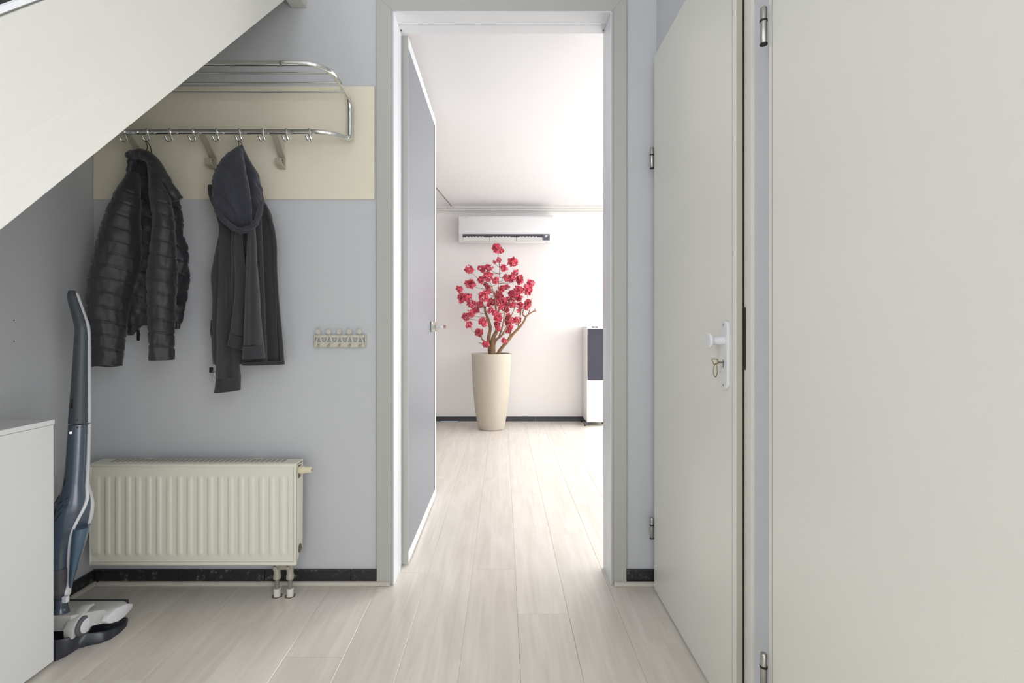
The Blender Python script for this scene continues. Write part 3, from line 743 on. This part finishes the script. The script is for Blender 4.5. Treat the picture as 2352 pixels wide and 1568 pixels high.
loft(mb, [(722, 290, 344, 1.905, .030), (742, 291, 338, 1.902, .028), (758, 292, 318, 1.900, .022), (771, 292, 305, 1.900, .014)], n=40, step=2, disp=quilt([735, 756], -.5, 315, amp=.005, wr=.005, seed=6))
mb.build('hem_front', 'jacket', bd, smooth=True, ang=0)
MB().bbox(P(315, 0, 1.885).x, P(320, 0, 1.885).x, 1.882, 1.888, P(0, 782, 1.885).z, P(0, 757, 1.885).z, .001).build('zipper_end', 'black_rubber', bd)
MB().lathe([(.004, -.003), (.006, 0), (.004, .003)], P(319, 767, 1.883), (0, 1, 0), 12).build('zip_stop', 'black_rubber', bd, smooth=True)
# collar: padded band folded over the loop
cp = [(296, 352, 1.8580), (312, 349, 1.8460), (332, 350, 1.8360), (348, 361, 1.8300), (362, 382, 1.8260), (378, 408, 1.8260), (394, 432, 1.8300), (409, 452, 1.8400)]
mb = MB(); mb.tube(spline([P(x, y + 6, d) for x, y, d in cp], 9), [.013 + .007 * min(1, i / 14) - .004 * max(0, (i - 45) / 20) + .003 * noise.noise(Vector((i * .22, 3.3, 0))) for i in range(9 * 7 + 1)], 24, flat=(1.0, 1.25)); mb.build('collar', 'jacket', jk, smooth=True, ang=0)
cp = [(300, 352, 1.8620), (297, 372, 1.8620), (293, 392, 1.8660), (291, 412, 1.8700)]
mb = MB(); mb.tube(spline([P(x + 6, y, d) for x, y, d in cp], 9), [.015 + .0015 * math.sin(i * .8) - .006 * (i / 27) for i in range(28)], 20, flat=(1.2, 1.0)); mb.build('collar_side', 'jacket', jk, smooth=True, ang=0)
mb = MB(); loft(mb, [(350, 296, 346, 1.915, .020), (365, 298, 360, 1.915, .026), (400, 292, 385, 1.915, .030), (430, 300, 405, 1.915, .030), (470, 330, 418, 1.915, .026)], n=40, disp=quilt([380, 410, 440], .3, 340, amp=.004, seed=8)); mb.build('collar_back', 'jacket', jk, smooth=True, ang=0)
hkx = hx[2]
MB().tube(spline([P(335.5, 350, 1.862), P(338.5, 335, 1.860), Vector((hkx, yh - .021, zh - .037)), P(344.5, 335, 1.860), P(347.5, 350, 1.862)], 6), .0014, 8).build('hanging_loop', 'dark_cord', jk, smooth=True)

# ------------------------------------------------------------------ hoodie
hd_ = thing('hooded_sweatshirt', (-1.05, 1.88, CH - .1), 'charcoal zip-up hooded sweatshirt hanging by its hood from the coat rack', 'sweatshirt')
def folds(cx_top, ytop, lines, amp, wr=.0025, seed=0):
    """vertical drapery: each line = (x at top, x at bottom, width px, height factor)"""
    def f(x, y, c, s, v):
        q = 0
        if s > -.2:
            for (xa, xb, w, k) in lines:
                xc = xa + (xb - xa) * v
                q += k * amp * math.exp(-((x - xc) / w) ** 2)
        q += noise.noise(Vector((x * .06 + seed, y * .012, s))) * wr
        return q
    return f
mb = MB()
loft(mb, [(432, 479, 604, 1.925, .020), (445, 478, 606, 1.925, .028), (463, 482, 613, 1.922, .034), (490, 494, 622, 1.918, .040), (521, 503.5, 633, 1.912, .046), (536, 504, 637, 1.910, .048), (569, 496, 639, 1.906, .052), (611, 489, 639, 1.904, .054), (639, 486, 639.5, 1.904, .054),
          (696, 487.5, 643, 1.904, .052), (735, 487, 645, 1.904, .050), (767, 486, 650, 1.904, .048), (800, 487, 652.5, 1.904, .046), (836, 489, 655, 1.904, .044)],
     n=140, step=2.5, win=9, e=.72, disp=folds(560, 430, [(500, 492, 7, -.4), (516, 505, 5, .5), (524, 525, 6, -1.0), (540, 545, 7, .5), (565, 556, 7, -.9), (590, 602, 10, .7), (603, 622, 6, -.8), (618, 636, 6, .2), (628, 645, 3, -.5)], .024))
hb = mb.build('body', 'hoodie', hd_, smooth=True, ang=0)
mb = MB(); loft(mb, [(829, 556, 654.5, 1.904, .045), (837, 557, 655, 1.904, .0445)], n=60, step=2, e=.75); mb.build('hem', 'rib_knit', hb, smooth=True, ang=50)
# front placket along the right edge
mb = MB(); loft(mb, [(470, 607, 613, 1.892, .012), (521, 622, 631, 1.878, .012), (560, 628, 636, 1.872, .012), (620, 629, 637, 1.870, .012), (690, 634, 641, 1.870, .012), (750, 639, 647, 1.872, .012), (832, 645.5, 653.5, 1.874, .012)], n=24, step=4); mb.build('zip_placket', 'rib_knit', hb, smooth=True, ang=0)
# hanging sleeves with cuffs
mb = MB(); loft(mb, [(540, 516, 530, 1.872, .016), (600, 510, 532, 1.860, .024), (640, 506, 534, 1.854, .028), (700, 501, 538, 1.850, .032), (760, 497, 544, 1.848, .034), (832, 495.5, 550, 1.848, .034), (868, 496.5, 553.5, 1.848, .034)], n=60, step=2.5,
                disp=folds(0, 0, [(512, 507, 7, .6), (524, 526, 7, -1.0), (530, 545, 6, .2)], .016, seed=3))
s1 = mb.build('sleeve', 'hoodie', hd_, smooth=True, ang=0)
mb = MB(); loft(mb, [(866, 496, 554.5, 1.848, .035), (872, 495.5, 554, 1.848, .034), (898, 491.8, 553.5, 1.848, .033)], n=60, step=2, slant=-.07); mb.build('cuff', 'rib_knit', s1, smooth=True, ang=50)
mb = MB(); loft(mb, [(520, 572, 584, 1.824, .016), (560, 569, 588, 1.812, .022), (600, 567, 590, 1.804, .026), (660, 565, 595, 1.796, .030), (720, 562, 599, 1.792, .032), (794, 558.5, 607, 1.792, .034)], n=60, step=2.5,
                disp=folds(0, 0, [(575, 568, 6, .4), (582, 594, 7, .3), (577, 580, 4, -.7)], .012, seed=5))
s2 = mb.build('sleeve', 'hoodie', hd_, smooth=True, ang=0)
mb = MB(); loft(mb, [(793, 558, 607.5, 1.792, .035), (798, 557.5, 607, 1.792, .034), (824, 556, 610.5, 1.792, .035)], n=60, step=2, cap=False, slant=-.06)
loft(mb, [(796, 559.5, 605.5, 1.792, .032), (824, 557.8, 608.7, 1.792, .0335)], n=60, step=2, cap=False, slant=-.06); mb.build('cuff', 'rib_knit', s2, smooth=True, ang=50)
mb = MB(); loft(mb, [(530, 541, 556, 1.850, .014), (570, 537, 560, 1.838, .018), (620, 540, 566, 1.830, .022), (690, 539, 565, 1.822, .026), (753, 530, 563, 1.818, .028), (772, 528, 562, 1.818, .028)], n=50, step=2.5, slant=.25, disp=folds(0, 0, [(548, 548, 6, .4), (554, 556, 5, -.5)], .007, seed=7))
f1 = mb.build('front_fold', 'hoodie', hd_, smooth=True, ang=0)
mb = MB(); loft(mb, [(771, 527, 563, 1.818, .029), (778, 526, 562, 1.818, .028), (800, 521.5, 557, 1.818, .027)], n=50, step=2, slant=.32); mb.build('fold_band', 'rib_knit', f1, smooth=True, ang=50)
# hood
def hooddisp(x, y, c, s, v):
    if s < 0: return 0
    xr = 556 + (582 - 556) * (y - 340) / 180
    q = .034 * math.exp(-((x - xr + 10) / 10) ** 2) * math.sin(math.pi * min(1, max(0, v)))
    q -= .030 * math.exp(-((x - xr - 7) / 6) ** 2) * min(1, v * 3) * (1 - v * .3)
    for k, (xa, ya, w, am) in enumerate(((508, 462, 5, -.016), (521, 468, 4, -.014), (500, 446, 5, .010), (533, 480, 5, .010), (590, 470, 6, .010))):
        q += am * math.exp(-(((x - xa) - (y - ya) * .6) / w) ** 2 - ((y - ya) / 26) ** 2)
    q += noise.noise(Vector((x * .07, y * .05, s))) * .004 + noise.noise(Vector((x * .02 + y * .03, x * .16 - y * .09, 1))) * .004
    return q
mb = MB()
loft(mb, [(334, 553.5, 557.5, 1.880, .005), (340, 547, 561, 1.876, .012), (346, 538, 564, 1.872, .018), (358, 519, 571.5, 1.866, .028), (370, 511, 579, 1.860, .036), (396, 497, 595.5, 1.852, .048), (410, 490.5, 599, 1.848, .054), (425, 489.5, 602, 1.846, .058), (445, 488.5, 602, 1.845, .060), (462, 489, 600.5, 1.846, .060), (483, 497, 598, 1.848, .056), (504, 507, 592, 1.852, .050), (515, 522, 586, 1.856, .042), (526, 538, 572, 1.862, .030), (532, 549, 560, 1.868, .014)],
     n=96, step=1.5, win=5, disp=hooddisp)
ho = mb.build('hood', 'hood_lining', hd_, smooth=True, ang=0)
rim = [(490, 452, 1.806), (497, 478, 1.800), (509, 500, 1.798), (524, 514, 1.800), (540, 526, 1.806), (554, 530, 1.808), (570, 526, 1.806), (586, 513, 1.800), (596, 490, 1.800), (601, 462, 1.808)]
mb = MB(); mb.tube(spline([P(*p) for p in rim], 8), [.008 + .003 * math.sin(math.pi * i / 72) + .001 * math.sin(i * .7) + .0008 * math.sin(i * 1.9) for i in range(73)], 16, flat=(1.2, 1.0)); mb.build('hood_edge', 'hood_lining', hd_, smooth=True, ang=0)
hkx = hx[6]
MB().tube(spline([P(546, 342, 1.866), P(549, 331, 1.862), Vector((hkx, yh - .021, zh - .037)), P(555, 329, 1.862), P(557, 338, 1.866)], 6), .0013, 8).build('hanging_loop', 'dark_cord', hd_, smooth=True)
MB().tube(spline([P(486, 842, 1.90), P(486, 850, 1.895), P(493, 856, 1.892), P(491, 866, 1.892), P(492, 874, 1.892)], 4), .0022, 8).build('zip_pull', 'nickel', hb, smooth=True)
MB().bbox(P(483, 0, 1.90).x, P(490, 0, 1.90).x, 1.892, 1.90, P(0, 855, 1.9).z, P(0, 843, 1.9).z, .001).build('zip_stop', 'black_rubber', hb)
mb = MB(); loft(mb, [(735, 484, 492, 1.896, .010), (767, 482.5, 492, 1.896, .012), (776, 485, 492, 1.896, .009)], n=20, step=4); mb.build('pocket_edge', 'rib_knit', hb, smooth=True, ang=0)

# ------------------------------------------------------------------ upright vacuum cleaner
VD = 1.625
vc = thing('upright_vacuum', (-1.45, 1.62, 0), 'blue-grey upright stick vacuum cleaner with white stripes standing in its dock', 'vacuum cleaner')
mb = MB()
hsurf = loft(mb, [(667, 158, 172, VD, .010), (672, 153, 178, VD, .016), (690, 154.5, 184, VD, .019), (720, 163, 195, VD, .021), (752, 171, 206, VD, .023), (800, 168, 207, VD, .024), (876, 163, 207, VD, .026), (972, 155.5, 207, VD, .028)], n=40, step=3, win=5)
mb.build('handle', 'vac_grey', vc, smooth=True, ang=50)
mb = MB()
bsurf = loft(mb, [(973, 155.5, 207, VD, .0285), (1040, 151, 205, VD, .032), (1078, 148, 204, VD, .035), (1112, 143, 203, VD, .040), (1125, 139, 206, VD, .044), (1147, 127, 213, VD, .050), (1164, 118, 216.5, VD, .054), (1191, 109, 214, VD, .056), (1212, 106, 206, VD, .056), (1225, 105, 190, VD, .054), (1252, 105, 176, VD, .052), (1290, 107, 168, VD, .050), (1329, 112, 163, VD, .044), (1348, 116, 164, VD, .040), (1366, 121, 160, VD, .036), (1370, 124, 157, VD, .034)], n=56, step=2.5, win=5)
vb = mb.build('body', 'vac_blue', vc, smooth=True, ang=50)
mb = MB()
loft(mb, [(1208, 166, 209, VD - .012, .036), (1225, 163, 204, VD - .012, .038), (1252, 161, 196.5, VD - .012, .036), (1283, 159, 185, VD - .012, .032), (1329, 158, 170, VD - .014, .024), (1346, 158, 166, VD - .016, .016)], n=40, step=2.5, win=5)
bn_ = mb.build('dust_container', 'vac_bin', vc, smooth=True, ang=50)
def ribbon(name, pts, surf, m, parent, lift=.002, th=.003):
    """pts: (px, py, half width px) laid on the body surface"""
    sm = []
    for i in range(len(pts) - 1):
        for k in range(6):
            t_ = k / 6; sm.append(tuple(pts[i][q] + (pts[i+1][q] - pts[i][q]) * t_ for q in range(3)))
    sm.append(pts[-1]); vs = []; fs = []
    arr = [smooth_arr(np.array([s_[q] for s_ in sm]), 7) for q in range(3)]
    for i in range(len(sm)):
        x, y, w = (a_[i] for a_ in arr)
        for q in (-1, -.4, .4, 1):
            vs.append(surf(x + q * w, y, lift if abs(q) == 1 else lift + .0006))
    k = len(vs)
    for i in range(len(sm)):
        x, y, w = (a_[i] for a_ in arr)
        for q in (-1, -.4, .4, 1):
            vs.append(surf(x + q * w, y, -th))
    for i in range(len(sm) - 1):
        for q in range(3):
            a_ = i*4+q; fs.append((a_, a_+1, a_+5, a_+4)); fs.append((k+a_, k+a_+4, k+a_+5, k+a_+1))
        for q in (0, 3):
            a_ = i*4+q; fs.append((a_, a_+4, k+a_+4, k+a_))
    fs.append((0, 1, 2, 3, k+3, k+2, k+1, k)); e_ = (len(sm)-1)*4; fs.append((e_, e_+1, e_+2, e_+3, k+e_+3, k+e_+2, k+e_+1, k+e_))
    return MB().add(vs, fs).build(name, m, parent, smooth=True, ang=50)
ribbon('handle_stripe', [(176, 672, 2.6), (183, 692, 2.6), (193.5, 720, 2.6), (204, 752, 2.8), (204.5, 800, 2.8), (204.5, 876, 2.8), (204.5, 971, 2.8)], hsurf, 'vac_white', vc, .003)
ribbon('side_stripe', [(204, 974, 2.8), (202.5, 1040, 2.8), (200, 1095, 2.8), (198, 1118, 3.2), (200, 1137, 3.2), (194.6, 1156, 3.6), (178, 1183, 3.8), (163, 1212, 3.6), (158, 1252, 3.6), (156.5, 1290, 3.2), (156.5, 1318, 2.2), (156, 1340, 4), (154, 1352, 7), (153, 1368, 6)], bsurf, 'vac_white', vb, .026 - .022)
ribbon('front_stripe', [(203, 1114, 1.0), (209, 1137, 2.0), (213, 1156, 3.4), (211, 1180, 4.2), (206, 1200, 4.5), (202, 1214, 2.0)], bsurf, 'vac_white', vb, .003)
ribbon('battery_panel', [(139, 1296, 16), (139, 1320, 16), (138, 1340, 15), (133, 1362, 8)], bsurf, 'vac_panel', vb, .002)
for (x0, y0, x1, y1) in ((124, 1150, 132, 1136), (126, 1168, 130, 1155), (133, 1160, 146, 1146), (147, 1153, 156, 1146), (136, 1145, 144, 1137), (151, 1136, 158, 1130), (128, 1180, 142, 1162), (127, 1146, 136, 1130), (146, 1108, 150, 1092)):
    ribbon('vent_slot', [(x0, y0, 1.1), ((x0+x1)/2, (y0+y1)/2, 1.2), (x1, y1, 1.1)], bsurf, 'black_rubber', vb, .0006, .001)
for (x, y, su) in ((176, 784, hsurf), (169.5, 872, hsurf), (178, 961, hsurf), (178, 978, bsurf), (157, 675, hsurf)):
    MB().lathe([(.0034, 0), (.0030, .0016)], su(x, y, -.001), -su.V, 12).build('screw_hole', 'black_rubber', vc)
MB().lathe([(.005, 0), (.004, .003)], bsurf(162, 989, -.001), -bsurf.V, 14).build('screw', 'nickel', vc, smooth=True)
ribbon('switch_slot', [(166.5, 912, 1.6), (166, 922, 1.8), (165.5, 935, 3.0)], hsurf, 'black_rubber', vc, .0006, .001)
# ankle joint
mb = MB(); loft(mb, [(1371, 124, 156, VD - .006, .028), (1392, 122, 156, VD - .006, .028), (1396, 120, 158, VD - .006, .031), (1414, 116, 164, VD - .006, .034), (1430, 118, 152, VD - .008, .028), (1442, 120, 142, VD - .010, .020)], n=40, step=2, win=3)
ak = mb.build('swivel_joint', 'vac_blue', vc, smooth=True, ang=40)
MB().bbox(P(143, 0, 1.59).x, P(154, 0, 1.59).x, 1.587, 1.60, P(0, 1384, 1.59).z, P(0, 1370, 1.59).z, .002).build('joint_clip', 'vac_white', ak)
# floor head
CXV = -1.447
def head_loft(poly, z0, z1, inset):
    cx_ = sum(p[0] for p in poly)/len(poly); cy_ = sum(p[1] for p in poly)/len(poly)
    vs = [(x, y, z0 if not callable(z0) else z0(x, y)) for x, y in poly] + [(x, y, (z1 if not callable(z1) else z1(x, y)) - .006) for x, y in poly] + [(cx_ + (x-cx_)*inset, cy_ + (y-cy_)*inset, z1 if not callable(z1) else z1(x, y)) for x, y in poly]
    n = len(poly); fs = [tuple(range(n-1, -1, -1)), tuple(2*n+i for i in range(n))]
    for l_ in (0, n):
        for i in range(n): fs.append((l_+i, l_+(i+1) % n, l_+n+(i+1) % n, l_+n+i))
    return MB().add(vs, fs)
poly = [(CXV-.050, 1.585), (CXV+.046, 1.585), (CXV+.078, 1.612), (CXV+.100, 1.632), (CXV+.118, 1.640), (CXV+.120, 1.722), (CXV+.114, 1.735), (CXV-.114, 1.735), (CXV-.120, 1.722), (CXV-.118, 1.640), (CXV-.100, 1.632), (CXV-.078, 1.612)]
zt_ = lambda x, y: .108 - (y - 1.585) * .20
zb_ = lambda x, y: .060 - (y - 1.585) * .12
head_loft(poly, zb_, zt_, .93).build('floor_head', 'vac_light', vc, smooth=True, ang=35)
MB().bbox(CXV - .118, CXV + .118, 1.728, 1.740, .040, .080, .004).build('brush_bar', 'vac_dark', vc)
capp = [(1.622, .070), (1.630, .058), (1.645, .049), (1.676, .038), (1.700, .038), (1.738, .048), (1.740, .062), (1.712, .078), (1.665, .088), (1.635, .084)]
MB().prism(capp, 0, CXV + .112, CXV + .131, .003).build('end_cap', 'vac_white', vc, smooth=True, ang=40)
MB().prism(capp, 0, CXV - .131, CXV - .112, .003).build('end_cap', 'vac_white', vc, smooth=True, ang=40)
for sx in (1, -1):
    xw = CXV + sx * .052
    w_ = MB().lathe([(.026, 0), (.032, .004), (.032, .022), (.029, .026), (.022, .0262)], (xw, 1.606, .066), (sx, 0, 0), 32).build('wheel', 'tyre', vc, smooth=True, ang=35)
    MB().lathe([(.0225, .026), (.0215, .028), (.016, .0285)], (xw, 1.606, .066), (sx, 0, 0), 32).build('hub_cap', 'vac_white', w_, smooth=True, ang=35)
    MB().prism([(1.566, .045), (1.580, .045), (1.590, .085), (1.640, .108), (1.655, .106), (1.650, .114), (1.632, .117), (1.578, .094), (1.564, .075)], 0, xw - sx*.012, xw + sx*.016, .002).build('wheel_arm', 'vac_light', vc, smooth=True, ang=35)
# charging dock
half = [(.050, 1.528), (.060, 1.552), (.068, 1.590), (.088, 1.604), (.117, 1.616), (.134, 1.636), (.138, 1.672), (.133, 1.706), (.110, 1.745), (.0, 1.756)]
outl = [(CXV + a_, b_) for a_, b_ in half] + [(CXV - a_, b_) for a_, b_ in reversed(half[:-1])]
zdk = lambda x, y: max(.014, .064 - (y - 1.53) * .31)
n = len(outl); cx_, cy_ = CXV, 1.64
ring = lambda k: [(cx_ + (x - cx_) * k, cy_ + (y - cy_) * k) for x, y in outl]
vs = [(x, y, .001) for x, y in outl] + [(x, y, zdk(x, y) - .004) for x, y in ring(.985)] + [(x, y, zdk(x, y)) for x, y in ring(.95)] + [(x, y, zdk(x, y)) for x, y in ring(.91)] + [(x, y, .008) for x, y in ring(.86)]
fs = [tuple(range(n-1, -1, -1)), tuple(4*n + i for i in range(n))]
for l_ in range(4):
    for i in range(n): fs.append((l_*n+i, l_*n+(i+1) % n, (l_+1)*n+(i+1) % n, (l_+1)*n+i))
MB().add(vs, fs).build('dock', 'vac_dark', vc, smooth=True, ang=40)

# ------------------------------------------------------------------ living room: air conditioner
ac = thing('air_conditioner', (0.04, YF, 1.96), 'white wall-mounted split air conditioner above the blossom tree', 'air conditioner')
ax0, ax1, az0, az1, af = -.478, .536, 1.957, 2.257, 5.262
sec = [(YF - .001, az0 + .03), (YF - .001, az1), (5.30, az1), (5.272, az1 - .010), (af, az1 - .03), (af, az0 + .094), (5.275, az0 + .090), (5.283, az0 + .014), (5.288, az0 + .002), (5.33, az0)]
MB().prism(sec, 0, ax0, ax1, .005).build('body', 'ac_white', ac, smooth=True, ang=35)
lx0, lx1 = ax0 + .042, ax1 - .110
MB().box(lx0, lx1, 5.2690, 5.2765, az0 + .058, az0 + .090).build('outlet_slot', 'ac_dark', ac)
for i in range(3):
    w_ = (lx1 - lx0) / 3
    MB().bbox(lx0 + .006 + i*w_, lx0 + (i+1)*w_ - .002, 5.2690, 5.279, az0 + .014, az0 + .060, .0015).build('louver', 'ac_louver', ac)
    for k in range(6):
        xk = lx0 + .035 + i*w_ + k * .034
        MB().bbox(xk, xk + .020, 5.2660, 5.272, az0 + .056, az0 + .067, .0015).build('louver_tab', 'ac_louver', ac)
dp = MB().bbox(ax1 - .112, ax1 - .036, 5.2635, 5.278, az0 + .026, az0 + .088, .0015).build('display_panel', 'display', ac)
tv, tf = text_mesh("20'", .026)
MB().add([(ax1 - .074 + v.x * 1.1, 5.2632 - v.z, az0 + .066 + v.y) for v in tv], tf).build('display_digits', 'digit', dp)
tv, tf = text_mesh('SAMSUNG', .012)
MB().add([(ax0 + .078 + v.x, af - .0004 - v.z, az1 - .034 + v.y) for v in tv], tf).build('logo', 'ac_logo', ac)
MB().box(ax1 - .082, ax1 - .058, 5.284, 5.286, az0 + .006, az0 + .009).build('led', 'ac_dark', ac)

# ------------------------------------------------------------------ planter and blossom tree
pc = Vector(((1128.5 - VX) / F * 5.06, 5.06, 0))
pt = thing('planter', pc, 'tall beige speckled stone planter holding the blossom tree', 'planter')
prof = [(.120, .002), (.132, .004), (.142, .05), (.157, .13), (.172, .23), (.184, .34), (.193, .46), (.199, .58), (.203, .70), (.204, .765), (.203, .775), (.198, .778), (.190, .775), (.188, .74), (.187, .70)]
MB().lathe(prof, pc, (0, 0, 1), 64).build('pot', 'pot_stone', pt, smooth=True, ang=50)
MB().lathe([(.180, .690), (.186, .745), (.10, .752), (.02, .756)], pc, (0, 0, 1), 40).build('soil', 'soil', pt, smooth=True)

tr_ = thing('blossom_tree', pc + Vector((0, 0, .75)), 'artificial tree of crimson blossom clusters standing in the beige planter', 'tree')
rnd = random.Random(11)
def BP(cx, cy, dd=0.0): return P(1040 + cx / 5.805, 550 + cy / 5.805, 5.06 + dd)
trunks = []
def trunk(pts, r0, r1, nm='trunk'):
    sp_ = spline([BP(*p) for p in pts], 6)
    k = len(sp_)
    rs = [(r0 + (r1 - r0) * i / (k - 1)) * (1 + .18 * noise.noise(Vector((i * .6, r0 * 900, 0)))) for i in range(k)]
    MB().tube(sp_, rs, 10).build(nm, 'bark', tr_, smooth=True, ang=0)
    for i in range(2, k): trunks.append((sp_[i], rs[i]))
trunk([(530, 1545, 0), (535, 1400, 0), (545, 1300, .01), (590, 1200, .02), (585, 1050, .03), (575, 930, .02), (560, 790, 0), (520, 625, -.02)], .030, .004)
trunk([(500, 1545, .02), (490, 1420, .03), (480, 1300, .04), (500, 1180, .04), (470, 1060, .05), (435, 960, .06), (428, 890, .06)], .024, .011)
trunk([(590, 1545, -.02), (640, 1460, -.03), (720, 1370, -.04), (800, 1265, -.05), (895, 1165, -.06), (950, 1090, -.06), (985, 1020, -.06), (1060, 965, -.06), (1110, 950, -.05)], .020, .005)
trunk([(545, 1420, 0), (585, 1330, -.03), (640, 1290, -.05), (690, 1220, -.06), (740, 1130, -.06)], .014, .006)
trunk([(600, 1330, -.01), (650, 1200, -.03), (680, 1060, -.03), (690, 960, -.02), (730, 860, 0)], .009, .004, 'branch')
trunk([(480, 1440, .02), (470, 1380, .04), (400, 1340, .05), (370, 1280, .05)], .010, .005, 'branch')
trunk([(980, 1030, -.06), (935, 1000, -.05), (945, 930, -.05)], .009, .005, 'branch')
trunk([(890, 1170, -.06), (875, 1140, -.05), (910, 960, -.04), (900, 900, -.03)], .008, .004, 'branch')
trunk([(1000, 1010, -.06), (1025, 940, -.06), (1035, 870, -.05)], .005, .003, 'branch')
trunk([(585, 1060, .03), (620, 930, .02), (660, 905, .02)], .010, .005, 'branch')
trunk([(740, 1330, -.04), (765, 1270, -.06), (780, 1200, -.07)], .010, .005, 'branch')
trunk([(480, 1440, .02), (420, 1400, .03), (345, 1372, .03)], .006, .003, 'branch')
trunk([(750, 1080, -.04), (790, 990, -.04), (830, 900, -.02)], .007, .003, 'branch')
trunk([(1085, 955, -.05), (1095, 930, -.05), (1098, 915, -.05)], .004, .0025, 'branch')
trunk([(600, 700, 0), (610, 560, 0), (620, 400, 0), (605, 200, 0)], .003, .0018, 'branch')
def blossom_mesh(seed, npet):
    r = random.Random(seed); vs = []; fs = []
    for q in range(npet):
        dirv = Vector((r.gauss(0, 1), r.gauss(0, 1), r.gauss(0, 1))).normalized()
        c = dirv * (r.uniform(.45, .88)); c.z *= .9
        nrm = (dirv + Vector((r.uniform(-.8, .8), r.uniform(-.8, .8), r.uniform(-.8, .8)))).normalized()
        u = nrm.orthogonal().normalized(); w = nrm.cross(u); o = len(vs); s = r.uniform(.19, .31)
        vs.append(c - nrm * .10); k = 7
        for i in range(k):
            a = 2 * math.pi * i / k; rr = s * (1 + r.uniform(-.28, .25))
            vs.append(c + (u * math.cos(a) + w * math.sin(a)) * rr + nrm * r.uniform(-.05, .14))
        for i in range(k): fs.append((o, o + 1 + i, o + 1 + (i + 1) % k))
    me = bpy.data.meshes.new('blossom'); me.from_pydata(vs, [], fs); me.materials.append(MATS['petal']); return me
bms = [blossom_mesh(s, 64) for s in range(6)]
BL = [(597,130,70),(555,300,24),(613,270,34),(680,380,46),(800,295,62),(215,400,60),(383,385,50),(478,375,48),(470,495,62),(375,540,44),(568,548,42),(235,595,64),(90,660,48),(830,445,44),(715,510,46),(785,515,50),(890,540,58),(1040,590,52),
      (125,780,62),(185,765,60),(250,850,56),(305,940,46),(245,985,52),(170,1030,50),(215,1135,44),(350,1240,55),(405,1105,58),(440,1390,44),(365,860,42),(410,760,64),(465,640,40),(440,600,32),(480,690,34),(655,655,44),(720,635,34),(610,745,52),(500,840,58),(600,830,50),
      (700,830,64),(785,720,46),(880,670,58),(1000,670,70),(880,770,48),(800,790,42),(905,885,46),(1005,850,50),(985,900,36),(800,870,44),(710,930,44),(500,940,42),(560,980,40),(605,1040,54),(590,1120,44),(600,1180,38),(730,1090,48),(770,1080,46),(860,1075,50),(760,1170,44),(740,1210,38),(685,1350,36),(880,950,28),(740,1020,38),(640,900,36),(840,730,36)]
for i, (x, y, rr) in enumerate(BL):
    dd = rnd.uniform(-.13, .13)
    c = BP(x, y, dd); rad = rr / 5.805 / F * c.y * 1.30
    o = bpy.data.objects.new('blossom', bms[i % 6]); C.objects.link(o); o.parent = tr_
    o.location = c - ORG[tr_.name]; o.scale = (rad, rad, rad * .95); o.rotation_euler = (rnd.uniform(0, 6), rnd.uniform(0, 6), rnd.uniform(0, 6))
    # twig from a lower, inner point of the frame
    best = min(trunks, key=lambda t_: (t_[0] - c).length + max(0, t_[0].z - c.z + .04) * 6)
    p0 = best[0]; mid = (p0 + c) / 2 + Vector((rnd.uniform(-.015, .015) + (c.x - p0.x) * .12, 0, -.01))
    if (c - p0).length > .02:
        MB().tube(spline([p0, mid, c], 5), [.0028 - .0012 * k / 10 for k in range(11)], 6).build('twig', 'bark', tr_, smooth=True)

# ------------------------------------------------------------------ floor-standing loudspeaker
sx0 = (1348 - VX) / F * 5.19; sx1 = sx0 + .21
sk = thing('floor_speaker', ((sx0 + sx1)/2, 5.3, 0), 'white tower loudspeaker with dark grille beside the doorway edge', 'loudspeaker')
szt = CH - (750 - VY) / F * 5.19
MB().bbox(sx0, sx1, 5.19, 5.44, .040, szt, .003).build('cabinet', 'speaker_white', sk)
gz0 = CH - (873 - VY) / F * 5.19; gz1 = CH - (755 - VY) / F * 5.19
MB().bbox(sx0 + .006, sx1 - .006, 5.182, 5.19, gz0, gz1, .003).build('grille', 'speaker_grille', sk)
bd_ = MB().bbox((1359.5 - VX)/F*5.18, (1373.5 - VX)/F*5.18, 5.184, 5.19, gz1 + .012, gz1 + .025, .001).build('badge', 'speaker_grille', sk)
tv, tf = text_mesh('KEF', .012)
MB().add([((1366.5 - VX)/F*5.18 + v.x, 5.1835 - v.z, gz1 + .0185 + v.y) for v in tv], tf).build('badge_lettering', 'speaker_white', bd_)
for (sx, x) in ((-1, sx0), (1, sx1)):
    for yy in (5.20, 5.42):
        f_ = MB().prism([(x + sx*.030, yy - .018), (x + sx*.030, yy + .012), (x - sx*.05, yy + .022), (x - sx*.05, yy + .004)], 2, .020, .038, .002).build('foot', 'ac_dark', sk)
        MB().lathe([(.012, .0005), (.012, .006), (.004, .008), (.004, .020)], (x + sx*.020, yy - .004, 0), (0, 0, 1), 14).build('spike', 'black_rubber', f_, smooth=True, ang=30)

# small marks on the left wall: drill holes
dh = thing('wall_anchor', (XL, 1.6, 1.06), 'two small screw holes in the grey wall left of the vacuum', 'screw hole')
for (px, py) in ((32, 735), (32, 783)):
    d = -XL * F / (VX - px)
    z = CH - (py - VY) / F * d
    MB().lathe([(.0025, 0), (.002, .0008)], (XL, d, z), (1, 0, 0), 10).build('hole', 'hole', dh)
